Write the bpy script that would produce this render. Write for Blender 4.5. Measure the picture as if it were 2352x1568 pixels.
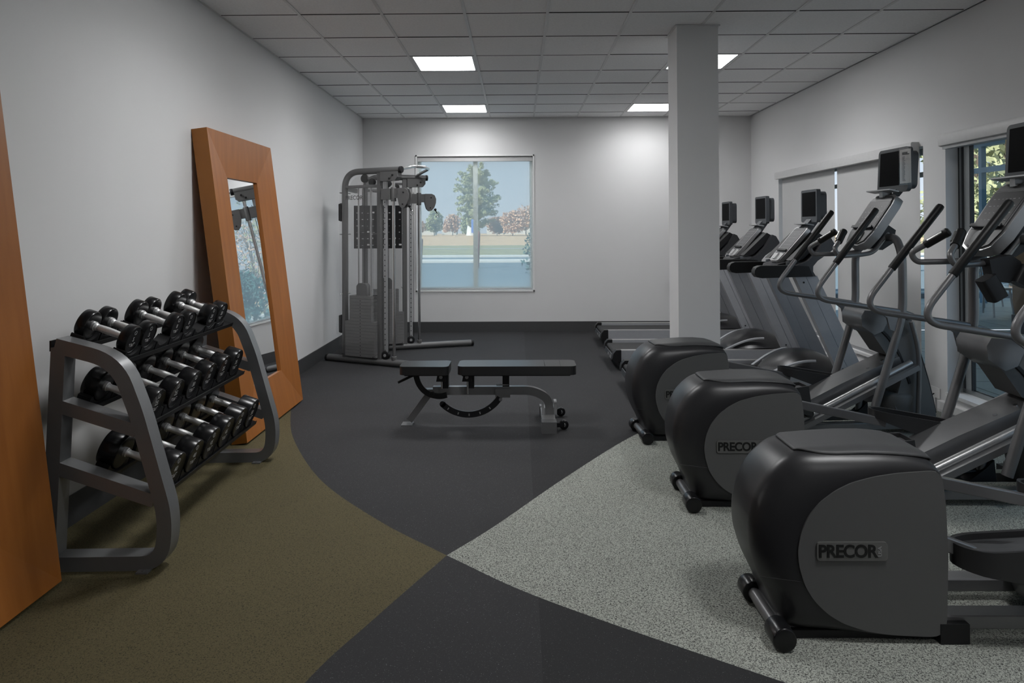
import bpy, bmesh, math, random
import numpy as np
from mathutils import Vector, Matrix
PI = math.pi
R = math.radians
for o in list(bpy.data.objects): bpy.data.objects.remove(o)
S = bpy.context.scene
COL = S.collection
# ------------------------------------------------------------------ camera
XL, XR, YB, CZ, CH, YF = -2.205, 3.285, 9.712, 3.027, 1.433, -2.6
cam_d = bpy.data.cameras.new('camera'); cam = bpy.data.objects.new('camera', cam_d); COL.objects.link(cam)
yaw, pit, rol = -.00963, .00777, -.0051
fw = Vector((math.sin(yaw)*math.cos(pit), math.cos(yaw)*math.cos(pit), math.sin(pit)))
r0 = Vector((math.cos(yaw), -math.sin(yaw), 0)); u0 = r0.cross(fw)
rr = math.cos(rol)*r0+math.sin(rol)*u0; uu = -math.sin(rol)*r0+math.cos(rol)*u0
M = Matrix.Identity(4)
for i in range(3):
    M[i][0] = rr[i]; M[i][1] = uu[i]; M[i][2] = -fw[i]
M[0][3], M[1][3], M[2][3] = 0, 0, CH
cam.matrix_world = M
cam_d.sensor_fit = 'HORIZONTAL'; cam_d.sensor_width = 36
cam_d.lens = 1577.15/2352*36
cam_d.shift_x = 0; cam_d.shift_y = -(784-516.576)/2352
cam_d.clip_start = .05; cam_d.clip_end = 1500
S.camera = cam
# ------------------------------------------------------------------ view, world, sun
S.view_settings.view_transform = 'Standard'; S.view_settings.look = 'None'
S.view_settings.exposure = 0.0; S.view_settings.gamma = 1.0
S.view_settings.use_curve_mapping = False
W = bpy.data.worlds.new('sky'); S.world = W; W.use_nodes = True
wn = W.node_tree.nodes; wl = W.node_tree.links
bg = wn['Background']
tc = wn.new('ShaderNodeTexCoord'); sp = wn.new('ShaderNodeSeparateXYZ'); rp = wn.new('ShaderNodeValToRGB')
wl.new(tc.outputs['Generated'], sp.inputs[0]); wl.new(sp.outputs['Z'], rp.inputs[0])
rp.color_ramp.elements[0].position = 0.0; rp.color_ramp.elements[0].color = (.70, .72, .78, 1)
rp.color_ramp.elements[1].position = .35; rp.color_ramp.elements[1].color = (.24, .42, .60, 1)
wl.new(rp.outputs[0], bg.inputs[0]); bg.inputs[1].default_value = 1.4
sun_d = bpy.data.lights.new('sun', 'SUN'); sun_d.energy = 9.0; sun_d.angle = R(1); sun_d.color = (1, .95, .88)
sun = bpy.data.objects.new('sun', sun_d); COL.objects.link(sun)
sun.rotation_euler = Vector((.55, .45, -.62)).to_track_quat('-Z', 'Y').to_euler()
LAMP = 20.5; LAMP_W = 13.0
# ------------------------------------------------------------------ materials
def mat(name, col, rough=.5, metal=0., noise=.06, scale=30., bump=0., bscale=200., spec=.5, coat=0.):
    m = bpy.data.materials.new(name); m.use_nodes = True
    n = m.node_tree.nodes; l = m.node_tree.links; b = n['Principled BSDF']
    b.inputs['Roughness'].default_value = rough; b.inputs['Metallic'].default_value = metal
    b.inputs['Specular IOR Level'].default_value = spec
    if coat: b.inputs['Coat Weight'].default_value = coat; b.inputs['Coat Roughness'].default_value = .15
    t = n.new('ShaderNodeTexCoord'); z = n.new('ShaderNodeTexNoise'); z.inputs['Scale'].default_value = scale
    z.inputs['Detail'].default_value = 3
    l.new(t.outputs['Object'], z.inputs['Vector'])
    mr = n.new('ShaderNodeMapRange'); mr.inputs['To Min'].default_value = 1-noise; mr.inputs['To Max'].default_value = 1+noise
    l.new(z.outputs['Fac'], mr.inputs['Value'])
    mx = n.new('ShaderNodeVectorMath'); mx.operation = 'SCALE'; mx.inputs[0].default_value = col[:3]
    l.new(mr.outputs[0], mx.inputs['Scale']); l.new(mx.outputs[0], b.inputs['Base Color'])
    if bump:
        z2 = n.new('ShaderNodeTexNoise'); z2.inputs['Scale'].default_value = bscale; z2.inputs['Detail'].default_value = 4
        l.new(t.outputs['Object'], z2.inputs['Vector'])
        bp = n.new('ShaderNodeBump'); bp.inputs['Strength'].default_value = bump; bp.inputs['Distance'].default_value = .002
        l.new(z2.outputs['Fac'], bp.inputs['Height']); l.new(bp.outputs[0], b.inputs['Normal'])
    return m
def emis(name, col, s):
    m = bpy.data.materials.new(name); m.use_nodes = True
    n = m.node_tree.nodes; b = n['Principled BSDF']
    b.inputs['Base Color'].default_value = (.8, .8, .8, 1)
    b.inputs['Emission Color'].default_value = (*col, 1); b.inputs['Emission Strength'].default_value = s
    return m
def speckle(name, base, dark, scale, lo, hi, rough=.85, roll=0.):
    m = bpy.data.materials.new(name); m.use_nodes = True
    n = m.node_tree.nodes; l = m.node_tree.links; b = n['Principled BSDF']
    b.inputs['Roughness'].default_value = rough; b.inputs['Specular IOR Level'].default_value = .35
    t = n.new('ShaderNodeTexCoord')
    z = n.new('ShaderNodeTexNoise'); z.inputs['Scale'].default_value = scale; z.inputs['Detail'].default_value = 2.5
    z.inputs['Distortion'].default_value = 1.2
    l.new(t.outputs['Object'], z.inputs['Vector'])
    mr = n.new('ShaderNodeMapRange'); mr.inputs['From Min'].default_value = lo; mr.inputs['From Max'].default_value = hi
    l.new(z.outputs['Fac'], mr.inputs['Value'])
    mx = n.new('ShaderNodeMix'); mx.data_type = 'RGBA'
    l.new(mr.outputs[0], mx.inputs[0]); mx.inputs[6].default_value = (*base, 1); mx.inputs[7].default_value = (*dark, 1)
    out = mx.outputs[2]
    # wear: large soft variation and the seams of the rolled goods
    z3 = n.new('ShaderNodeTexNoise'); z3.inputs['Scale'].default_value = 1.3; z3.inputs['Detail'].default_value = 5
    l.new(t.outputs['Object'], z3.inputs['Vector'])
    m3 = n.new('ShaderNodeMapRange'); m3.inputs['To Min'].default_value = .8; m3.inputs['To Max'].default_value = 1.2
    l.new(z3.outputs['Fac'], m3.inputs['Value'])
    f = m3.outputs[0]
    if roll:
        s = n.new('ShaderNodeSeparateXYZ'); l.new(t.outputs['Object'], s.inputs[0])
        g = n.new('ShaderNodeMath'); g.operation = 'GREATER_THAN'; g.inputs[1].default_value = .07; l.new(s.outputs['X'], g.inputs[0])
        q = n.new('ShaderNodeMath'); q.operation = 'MULTIPLY_ADD'; q.inputs[1].default_value = -roll; q.inputs[2].default_value = 1
        l.new(g.outputs[0], q.inputs[0])
        k = n.new('ShaderNodeMath'); k.operation = 'MULTIPLY'; l.new(q.outputs[0], k.inputs[0]); l.new(f, k.inputs[1]); f = k.outputs[0]
    v = n.new('ShaderNodeVectorMath'); v.operation = 'SCALE'; l.new(out, v.inputs[0]); l.new(f, v.inputs['Scale'])
    l.new(v.outputs[0], b.inputs['Base Color'])
    bp = n.new('ShaderNodeBump'); bp.inputs['Strength'].default_value = .25; bp.inputs['Distance'].default_value = .001
    l.new(z.outputs['Fac'], bp.inputs['Height']); l.new(bp.outputs[0], b.inputs['Normal'])
    return m
def wood(name, c1, c2, axis='Z'):
    m = bpy.data.materials.new(name); m.use_nodes = True
    n = m.node_tree.nodes; l = m.node_tree.links; b = n['Principled BSDF']
    b.inputs['Roughness'].default_value = .38; b.inputs['Specular IOR Level'].default_value = .45
    t = n.new('ShaderNodeTexCoord'); mp = n.new('ShaderNodeMapping')
    mp.inputs['Scale'].default_value = (3, 9, .9) if axis == 'Z' else (3, .9, 9)
    l.new(t.outputs['Object'], mp.inputs[0])
    z = n.new('ShaderNodeTexNoise'); z.inputs['Scale'].default_value = 2.2; z.inputs['Detail'].default_value = 6; z.inputs['Distortion'].default_value = .6
    l.new(mp.outputs[0], z.inputs['Vector'])
    mx = n.new('ShaderNodeValToRGB'); mx.color_ramp.elements[0].position = .3; mx.color_ramp.elements[1].position = .7
    mx.color_ramp.elements[0].color = (*c1, 1); mx.color_ramp.elements[1].color = (*c2, 1)
    l.new(z.outputs['Fac'], mx.inputs[0]); l.new(mx.outputs[0], b.inputs['Base Color'])
    return m
def glassy(name, col, glossy=.06, rough=.02, extra=None, fac=0.):
    # clear sheet: transparent + fresnel-weighted gloss (+ a scattering share for screens)
    m = bpy.data.materials.new(name); m.use_nodes = True
    n = m.node_tree.nodes; l = m.node_tree.links; n.remove(n['Principled BSDF'])
    o = n['Material Output']; tr = n.new('ShaderNodeBsdfTransparent'); tr.inputs[0].default_value = (*col, 1)
    gl = n.new('ShaderNodeBsdfGlossy'); gl.inputs['Roughness'].default_value = rough
    nz = n.new('ShaderNodeTexNoise'); nz.inputs['Scale'].default_value = 2
    mr = n.new('ShaderNodeMapRange'); mr.inputs['To Min'].default_value = glossy*.9; mr.inputs['To Max'].default_value = glossy*1.1
    l.new(nz.outputs['Fac'], mr.inputs['Value'])
    mx = n.new('ShaderNodeMixShader'); l.new(mr.outputs[0], mx.inputs[0])
    l.new(tr.outputs[0], mx.inputs[1]); l.new(gl.outputs[0], mx.inputs[2])
    out = mx
    if fac:
        tl = n.new('ShaderNodeBsdfTranslucent'); tl.inputs[0].default_value = (*extra, 1)
        m2 = n.new('ShaderNodeMixShader'); m2.inputs[0].default_value = fac
        l.new(mx.outputs[0], m2.inputs[1]); l.new(tl.outputs[0], m2.inputs[2]); out = m2
    l.new(out.outputs[0], o.inputs[0])
    return m
m_wall = mat('wall_paint', (.70, .70, .702), .9, noise=.015, scale=3, bump=.08, bscale=300, spec=.12)
m_tile = mat('ceiling_tile', (.80, .80, .80), .95, noise=.10, scale=60, bump=.6, bscale=220)
m_grid = mat('ceiling_grid', (.62, .62, .62), .5)
m_gap = mat('ceiling_gap', (.06, .06, .06), .9)
m_base = mat('base_vinyl', (.055, .056, .058), .45, noise=.1)
m_black = speckle('rubber_floor_black', (.030, .030, .032), (.20, .20, .205), 260, .66, .72, roll=.28)
m_olive = speckle('rubber_floor_olive', (.108, .090, .042), (.030, .025, .010), 190, .50, .66)
m_greyf = speckle('rubber_floor_grey', (.40, .415, .37), (.055, .058, .054), 190, .46, .60)
m_white = mat('white_frame', (.80, .80, .80), .4)
m_alu = mat('window_aluminium', (.26, .28, .285), .45)
m_val = mat('valance_white', (.56, .56, .56), .45)
m_alul = mat('window_aluminium_light', (.85, .88, .88), .4, .1)
m_gask = mat('window_gasket', (.012, .014, .016), .6)
m_wood = wood('mirror_wood', (.31, .104, .018), (.38, .134, .026))
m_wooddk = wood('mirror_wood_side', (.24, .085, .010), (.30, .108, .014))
m_rack = mat('rack_grey_paint', (.175, .178, .184), .36, .35, noise=.04, coat=.3)
m_tr = mat('frame_grey_metal', (.150, .150, .153), .36, .45, noise=.05, coat=.3)
m_trl = mat('silver_metal', (.42, .42, .42), .33, .7, noise=.05)
m_silver = mat('silver_plastic', (.34, .345, .35), .4, .3)
m_steel = mat('steel', (.6, .6, .6), .22, 1., noise=.08, scale=80)
m_knurl = mat('knurled_steel', (.85, .85, .85), .42, .85, noise=.12, scale=200, bump=.3, bscale=700)
m_rub = mat('black_rubber', (.008, .008, .009), .25, noise=.1, spec=.4)
m_grip = mat('black_grip_foam', (.008, .008, .008), .42, noise=.1, spec=.3)
m_blk = mat('black_plastic', (.010, .010, .011), .45, noise=.08, spec=.3)
m_blkm = mat('black_metal', (.010, .010, .011), .4, spec=.35)
m_dark = mat('charcoal_shell', (.021, .021, .023), .36, noise=.05)
m_cap = mat('charcoal_top', (.052, .053, .055), .5, noise=.05, bump=.05)
m_panel = mat('grey_side_panel', (.095, .095, .095), .6, noise=.03, bump=.12, bscale=500)
m_cons = mat('console_grey', (.26, .262, .266), .38, .3, coat=.2)
m_face = mat('console_face_grey', (.050, .051, .053), .45)
m_badge = mat('badge_grey', (.16, .16, .155), .4, .3)
m_screen = mat('screen_black', (.001, .001, .0015), .5, spec=.03)
m_bezel = mat('bezel_grey', (.045, .050, .056), .45)
m_treadc = mat('treadmill_silver', (.34, .35, .37), .45, .15)
m_belt = mat('belt_black', (.022, .022, .023), .75, bump=.2)
m_ped = mat('pedal_black', (.020, .020, .021), .42)
m_vinyl = mat('vinyl_black', (.018, .018, .019), .34, noise=.1, bump=.1)
m_bench = mat('bench_grey', (.17, .17, .172), .38, .35, coat=.2)
m_mach = mat('machine_grey', (.125, .125, .125), .42, .3)
m_plate = mat('stack_plate', (.17, .17, .17), .55)
m_text = mat('lettering_black', (.008, .008, .008), .4)
m_print = mat('panel_print_grey', (.22, .22, .22), .5)
m_textw = mat('lettering_pale', (.60, .60, .60), .5)
m_paper = mat('paper_card', (.48, .48, .47), .7)
m_acry = glassy('smoked_acrylic', (.95, .95, .95), .05, .05, (.8, .8, .8), .05)
m_clear = glassy('clear_acrylic', (.93, .93, .93), .06)
m_glass = glassy('window_glass', (.94, .97, .98), .05)
m_screenf = glassy('solar_screen', (.95, .97, .97), .0, .5, (.90, .90, .86), .33)
m_shade = mat('roller_shade', (.72, .72, .72), .9, noise=.02, scale=6, spec=.1)
_n = m_shade.node_tree.nodes; _l = m_shade.node_tree.links
_t = _n.new('ShaderNodeBsdfTranslucent'); _t.inputs[0].default_value = (.66, .66, .65, 1)
_x = _n.new('ShaderNodeMixShader'); _x.inputs[0].default_value = .22
_l.new(_n['Principled BSDF'].outputs[0], _x.inputs[1]); _l.new(_t.outputs[0], _x.inputs[2]); _l.new(_x.outputs[0], _n['Material Output'].inputs[0])
m_mir = bpy.data.materials.new('mirror_glass'); m_mir.use_nodes = True
_b = m_mir.node_tree.nodes['Principled BSDF']; _b.inputs['Metallic'].default_value = 1; _b.inputs['Roughness'].default_value = .0
_b.inputs['Base Color'].default_value = (.88, .89, .89, 1)
m_lamp = emis('lamp_diffuser', (1, 1, 1), LAMP); m_lampb = emis('lamp_diffuser_dim', (1, 1, 1), LAMP*.55)
# ------------------------------------------------------------------ mesh helpers
def fillet(pts, rad, n=7):
    pts = [Vector(p) for p in pts]; out = [pts[0]]
    for i in range(1, len(pts)-1):
        a, b, c = pts[i-1], pts[i], pts[i+1]
        r = rad[i] if isinstance(rad, (list, tuple)) else rad
        u = (a-b); v = (c-b); lu, lv = u.length, v.length
        if lu < 1e-6 or lv < 1e-6: continue
        u /= lu; v /= lv
        d = min(r, lu*.48, lv*.48)
        if d < 1e-4 or u.angle(v) > PI-.03: out.append(b); continue
        p, q = b+u*d, b+v*d
        for k in range(n+1):
            t = k/n; out.append((1-t)**2*p+2*t*(1-t)*b+t*t*q)
    out.append(pts[-1]); return out
class MB:
    def __init__(s): s.bm = bmesh.new(); s.slot = 0
    def _bev(s, verts, w, seg=2):
        if w <= 0: return
        es = {e for v in verts for e in v.link_edges}
        es = [e for e in es if len(e.link_faces) == 2 and e.calc_face_angle(0) > R(25)]
        r = bmesh.ops.bevel(s.bm, geom=es, offset=w, segments=seg, affect='EDGES', profile=.6, clamp_overlap=True)
        for f in r['faces']: f.material_index = s.slot
    def box(s, x0, x1, y0, y1, z0, z1, bev=0., rot=None, seg=2):
        co = [(x, y, z) for x in (x0, x1) for y in (y0, y1) for z in (z0, z1)]
        if rot is not None:
            c = Vector(((x0+x1)/2, (y0+y1)/2, (z0+z1)/2)); co = [c+rot@(Vector(p)-c) for p in co]
        v = [s.bm.verts.new(p) for p in co]
        for f in ((0, 1, 3, 2), (4, 6, 7, 5), (0, 4, 5, 1), (2, 3, 7, 6), (0, 2, 6, 4), (1, 5, 7, 3)):
            s.bm.faces.new([v[i] for i in f]).material_index = s.slot
        s._bev(v, bev, seg); return s
    def sweep(s, pts, prof, up=None, cap=True, closed=False, scl=None):
        """prof: 2D points (u across, v along up)"""
        pts = [Vector(p) for p in pts]; n = len(pts); m = len(prof); rings = []
        tans = []
        for i in range(n):
            if closed: t = pts[(i+1) % n]-pts[i-1]
            else: t = pts[min(i+1, n-1)]-pts[max(i-1, 0)]
            tans.append(t.normalized())
        if up is None:
            up0 = Vector((0, 0, 1)) if abs(tans[0].z) < .9 else Vector((0, 1, 0))
            nrm = (up0-tans[0]*up0.dot(tans[0])).normalized()
        for i in range(n):
            t = tans[i]
            if up is None:
                nrm = (nrm-t*nrm.dot(t)).normalized(); a = nrm
            else:
                u_ = Vector(up); a = (u_-t*u_.dot(t)).normalized()
            b = t.cross(a)
            k = 1. if scl is None else scl[i]
            rings.append([s.bm.verts.new(pts[i]+b*(p[0]*k)+a*(p[1]*k)) for p in prof])
        for i in range(n if closed else n-1):
            A, B = rings[i], rings[(i+1) % n]
            for j in range(m):
                s.bm.faces.new((A[j], A[(j+1) % m], B[(j+1) % m], B[j])).material_index = s.slot
        if cap and not closed:
            s.bm.faces.new(rings[0][::-1]).material_index = s.slot; s.bm.faces.new(rings[-1]).material_index = s.slot
        return s
    def tube(s, pts, r, rad=0., seg=14, scl=None, closed=False):
        if rad: pts = fillet(pts, rad)
        pr = [(r*math.cos(2*PI*k/seg), r*math.sin(2*PI*k/seg)) for k in range(seg)]
        return s.sweep(pts, pr, scl=scl, closed=closed)
    def bar(s, pts, w, h, up, rad=0., bev=.004):
        """rectangular tube; w across, h along up"""
        if rad: pts = fillet(pts, rad)
        a, b, c = w/2, h/2, min(bev, w/3, h/3)
        pr = [(-a+c, -b), (a-c, -b), (a, -b+c), (a, b-c), (a-c, b), (-a+c, b), (-a, b-c), (-a, -b+c)]
        return s.sweep(pts, pr, up=up)
    def cyl(s, p0, p1, r, r1=None, seg=28, bev=0.):
        p0, p1 = Vector(p0), Vector(p1); L = (p1-p0).length; r1 = r if r1 is None else r1
        if bev:
            t = (p1-p0)/L; q = []
            sc = []
            for k in range(4):
                a = k/3*PI/2; q.append(p0+t*bev*(1-math.sin(a))) ; sc.append((r-bev+bev*math.cos(a))/r)
            q = q[::-1]; sc = sc[::-1]
            # outer to inner ordering
            q = [p0+t*bev*(1-math.cos(k/3*PI/2)) for k in range(4)]; sc = [(r-bev+bev*math.sin(k/3*PI/2))/r for k in range(4)]
            q2 = [p1-t*bev*(1-math.cos(k/3*PI/2)) for k in range(4)][::-1]; sc2 = [(r1-bev+bev*math.sin(k/3*PI/2))/r for k in range(4)][::-1]
            return s.lathe(p0, t, [(( a-p0).dot(t), b*r) for a, b in zip(q+q2, sc+sc2)], seg)
        return s.lathe(p0, (p1-p0)/L, [(0, r), (L, r1)], seg)
    def lathe(s, o, axis, prof, seg=28, cap=True):
        o = Vector(o); ax = Vector(axis).normalized()
        a = ax.orthogonal().normalized(); b = ax.cross(a); rings = []
        for h, r in prof:
            if r < 1e-5: rings.append([s.bm.verts.new(o+ax*h)]); continue
            rings.append([s.bm.verts.new(o+ax*h+(a*math.cos(2*PI*k/seg)+b*math.sin(2*PI*k/seg))*r) for k in range(seg)])
        for A, B in zip(rings[:-1], rings[1:]):
            for j in range(seg):
                if len(A) == 1 and len(B) == 1: continue
                if len(A) == 1: f = (A[0], B[j], B[(j+1) % seg])
                elif len(B) == 1: f = (A[j], A[(j+1) % seg], B[0])
                else: f = (A[j], A[(j+1) % seg], B[(j+1) % seg], B[j])
                s.bm.faces.new(f).material_index = s.slot
        if cap:
            if len(rings[0]) > 1: s.bm.faces.new(rings[0][::-1]).material_index = s.slot
            if len(rings[-1]) > 1: s.bm.faces.new(rings[-1]).material_index = s.slot
        return s
    def prism(s, poly, a0, a1, plane='XZ', bev=0., seg=2):
        """polygon in a plane, extruded along the remaining axis"""
        def P(p, a): return {'XZ': (p[0], a, p[1]), 'XY': (p[0], p[1], a), 'YZ': (a, p[0], p[1])}[plane]
        A = [s.bm.verts.new(P(p, a0)) for p in poly]; B = [s.bm.verts.new(P(p, a1)) for p in poly]
        n = len(poly)
        for f in [A[::-1], B]+[(A[i], A[(i+1) % n], B[(i+1) % n], B[i]) for i in range(n)]:
            s.bm.faces.new(f).material_index = s.slot
        s._bev(A+B, bev, seg); return s
    def quad(s, *p):
        s.bm.faces.new([s.bm.verts.new(q) for q in p]).material_index = s.slot; return s
    def grid(s, rows):
        V = [[s.bm.verts.new(p) for p in r] for r in rows]
        for i in range(len(V)-1):
            for j in range(len(V[i])-1):
                s.bm.faces.new((V[i][j], V[i][j+1], V[i+1][j+1], V[i+1][j])).material_index = s.slot
        return s
    def build(s, name, mats, parent=None, smooth=40):
        bm = s.bm; bmesh.ops.recalc_face_normals(bm, faces=bm.faces)
        me = bpy.data.meshes.new(name); bm.to_mesh(me); bm.free()
        for m in (mats if isinstance(mats, (list, tuple)) else [mats]): me.materials.append(m)
        if smooth:
            me.shade_smooth(); me.set_sharp_from_angle(angle=R(smooth))
        return link(name, me, parent)
def link(name, data, parent=None):
    o = bpy.data.objects.new(name, data); COL.objects.link(o)
    if parent: o.parent = parent
    return o
def tag(o, label=None, cat=None, group=None, kind=None):
    if label: o['label'] = label
    if cat: o['category'] = cat
    if group: o['group'] = group
    if kind: o['kind'] = kind
    return o
def empty(name, loc=(0, 0, 0), rz=0., rot=None):
    o = bpy.data.objects.new(name, None); COL.objects.link(o); o.location = loc
    o.rotation_euler = rot if rot else (0, 0, rz); o.empty_display_size = .1
    return o
def copy_tree(o, parent=None):
    c = o.copy(); COL.objects.link(c)
    if parent: c.parent = parent
    for ch in [x for x in bpy.data.objects if x.parent == o]: copy_tree(ch, c)
    return c
def struct(o, label=None): o['kind'] = 'structure'; return o
def text_obj(name, body, size, loc, rot, m, parent=None, extrude=.001, bold=0., sx=1., spacing=1.):
    cu = bpy.data.curves.new(name, 'FONT'); cu.body = body; cu.size = size; cu.extrude = extrude; cu.offset = bold
    cu.align_x = 'CENTER'; cu.align_y = 'CENTER'; cu.space_character = spacing
    t = bpy.data.objects.new('tmp', cu); COL.objects.link(t)
    dg = bpy.context.evaluated_depsgraph_get(); me = bpy.data.meshes.new_from_object(t.evaluated_get(dg))
    bpy.data.objects.remove(t); me.materials.clear(); me.materials.append(m); me.name = name
    o = link(name, me, parent); o.location = loc; o.rotation_euler = rot; o.scale = (sx, 1, 1)
    return o
def rrect(w, h, r, n=5, cx=0., cy=0.):
    out = []
    for (sx, sy, a0) in ((1, 1, 0), (-1, 1, 90), (-1, -1, 180), (1, -1, 270)):
        for k in range(n+1):
            a = R(a0+90*k/n); out.append((cx+sx*(w/2-r)+r*math.cos(a), cy+sy*(h/2-r)+r*math.sin(a)))
    return out
# ------------------------------------------------------------------ room shell
TH = .12
A_pts = [(-2.205, 6.9), (-2.02, 6.15), (-1.74, 5.207), (-1.507, 4.622), (-1.134, 3.938), (-.70, 3.405), (-.325, 3.04)]
A_low = [(-.325, 3.04), (.067, 2.698), (.717, 2.265), (1.55, 1.75), (2.4, 1.3), (3.285, .9)]
B_up = [(-.325, 3.04), (-.116, 3.353), (.268, 4.001), (.792, 4.801), (1.30, 5.35), (2.1, 5.62), (3.285, 5.75)]
B_low = [(-.325, 3.04), (-.541, 2.547), (-.686, 2.185), (-.82, 1.6), (-.9, .6), (-.9, YF)]
def spline(P, n=10):
    P = [Vector((*p, 0)) for p in P]; Q = [2*P[0]-P[1]]+P+[2*P[-1]-P[-2]]; out = []
    for i in range(1, len(Q)-2):
        for k in range(n):
            t = k/n; a, b, c, d = Q[i-1:i+3]
            out.append(.5*((2*b)+(c-a)*t+(2*a-5*b+4*c-d)*t*t+(3*b-a-3*c+d)*t**3))
    out.append(P[-1]); return out
a_, al, bu, bl = spline(A_pts), spline(A_low), spline(B_up), spline(B_low)
f = MB(); bm = f.bm
vc = {}
def V3(x, y, z=0.):
    k = (round(x, 5), round(y, 5))
    if k not in vc: vc[k] = bm.verts.new((x, y, z))
    return vc[k]
def poly(pts, mi):
    vs = []
    for p in pts:
        v = V3(p[0], p[1])
        if not vs or vs[-1] is not v: vs.append(v)
    if vs[0] is vs[-1]: vs.pop()
    fa = bm.faces.new(vs); fa.material_index = mi
poly([*a_]+[*bu[1:]]+[(XR, YB), (XL, YB)], 0)
poly([(XL, YF), *bl[::-1], *a_[::-1][1:]], 1)
poly([*bu[::-1], *al[1:]], 2)
poly([*bl[::-1], *al[1:], (XR, YF)], 0)
bmesh.ops.triangulate(bm, faces=bm.faces)
fl = f.build('floor', [m_black, m_olive, m_greyf], smooth=0); struct(fl)
for p in fl.data.polygons:
    if p.normal.z < 0: p.flip()
sl = MB(); sl.box(XL-TH, XR+TH, YF-TH, YB+TH, -.15, -.002); struct(sl.build('floor_slab', m_base, smooth=0))
b = MB(); b.box(XL-TH, XL, YF-TH, YB+TH, 0, CZ+.3); struct(b.build('wall_left', m_wall, smooth=0))
b = MB(); b.box(XL, XR+.22, YF-TH, YF, 0, CZ+.3); struct(b.build('wall_front', m_wall, smooth=0))
# back wall with its window opening
WX0, WX1, WZ0, WZ1 = -1.437, .205, .588, 2.487
b = MB()
for q in ((XL, WX0, 0, CZ+.3), (WX1, XR+.22, 0, CZ+.3), (WX0, WX1, 0, WZ0), (WX0, WX1, WZ1, CZ+.3)): b.box(q[0], q[1], YB, YB+.2, q[2], q[3])
struct(b.build('wall_back', m_wall, smooth=0))
# right wall: opening of window 2 (Y 5.64..8.70) and of window 3 (Y 1.6..5.33)
b = MB(); XO = XR+.15
for y0, y1, z0, z1 in ((8.70, YB, 0, CZ+.3), (5.60, 8.70, 0, .25), (5.60, 8.70, 2.10, CZ+.3), (5.31, 5.60, 0, CZ+.3), (1.6, 5.31, 0, .17), (1.6, 5.31, 2.10, CZ+.3), (YF, 1.6, 0, CZ+.3)):
    b.box(XR, XO, y0, y1, z0, z1)
struct(b.build('wall_right', m_wall, smooth=0))
b = MB(); b.box(1.244, 1.566, 5.37, 5.69, 0, CZ+.02, .004); struct(b.build('wall_column', m_wall))
b = MB(); b.box(1.23, 1.58, 5.356, 5.704, CZ-.006, CZ+.001); struct(b.build('trim_4', m_grid, smooth=0))
bbh = .146
b = MB(); b.prism([(XL, 0), (XL+.012, 0), (XL+.009, bbh), (XL, bbh)], YF, YB, 'XZ'); struct(b.build('baseboard_left', m_base, smooth=0))
b = MB(); b.box(XL+.012, XR-.012, YB-.012, YB, 0, bbh, .003); struct(b.build('baseboard_back', m_base, smooth=0))
b = MB()
for y0, y1 in ((5.45, YB-.012), (YF, 1.6)): b.box(XR-.012, XR, y0, y1, 0, .10, .003)
struct(b.build('baseboard_right', m_wall, smooth=0))
# ceiling: tiles, grid
T = .6096; GX = -1.6085; GY = YB-.41
xs = [XL]+[GX+T*k for k in range(9) if XL < GX+T*k < XR-.01]+[XR]
ys = [YF]; k = -30
while k < 1:
    y = GY+T*k
    if YF+.02 < y < YB: ys.append(y)
    k += 1
ys.append(YB)
lights = []
for kx in (1, 5):
    for jy in ((-1, -5, -9) if kx == 1 else (-1, -5, -13, -17)):  # panels out of view are added where they suit the room's light
        lights.append((GX+T*kx, GX+T*(kx+1), GY+T*jy, GY+T*(jy+1)))
def is_light(x, y): return any(a < x < b_ and c < y < d for a, b_, c, d in lights)
b = MB(); random.seed(4)
for i in range(len(xs)-1):
    for j in range(len(ys)-1):
        cx, cy = (xs[i]+xs[i+1])/2, (ys[j]+ys[j+1])/2
        if is_light(cx, cy): continue
        dz = random.uniform(0, .003)
        b.box(xs[i]+.004, xs[i+1]-.004, ys[j]+.005, ys[j+1]-.005, CZ+.002+dz, CZ+.02)
struct(b.build('ceiling', m_tile, smooth=0))
b = MB(); b.box(XL-TH, XR+.22, YF-TH, YB+TH, CZ+.14, CZ+.30); struct(b.build('ceiling_slab', m_gap, smooth=0))
b = MB()
for x in xs[1:-1]:
    b.box(x-.011, x+.011, YF, YB, CZ-.001, CZ+.004)
b.box(XL, XL+.018, YF, YB, CZ-.001, CZ+.003); b.box(XR-.018, XR, YF, YB, CZ-.001, CZ+.003); b.box(XL, XR, YB-.02, YB, CZ-.001, CZ+.003)
struct(b.build('trim_1', m_grid, smooth=0))
b = MB()
for y in ys[1:-1]: b.box(XL, XR, y-.0045, y+.0045, CZ+.0003, CZ+.004)
struct(b.build('trim_2', m_gap, smooth=0))
lab = {(1, -17): 'square ceiling light panel behind the camera on the left', (5, -17): 'unseen ceiling light panel behind the camera on the right, added as fill light',(1, -1): 'square ceiling light panel nearest the back wall, left of the column', (1, -5): 'square ceiling light panel in the left row, second from the back wall',
       (5, -1): 'square ceiling light panel near the back wall, partly hidden by the column', (5, -5): 'square ceiling light panel mostly behind the column top, showing on its right',
       (1, -9): 'unseen ceiling light panel above the gap between bench and rack, placed for the lighting', (5, -9): 'square ceiling light panel above the middle elliptical trainer',
       (1, -13): 'square ceiling light panel above the near left of the room', (5, -13): 'unseen ceiling light panel above the near elliptical trainer, placed for the lighting'}
i = 0
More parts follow.
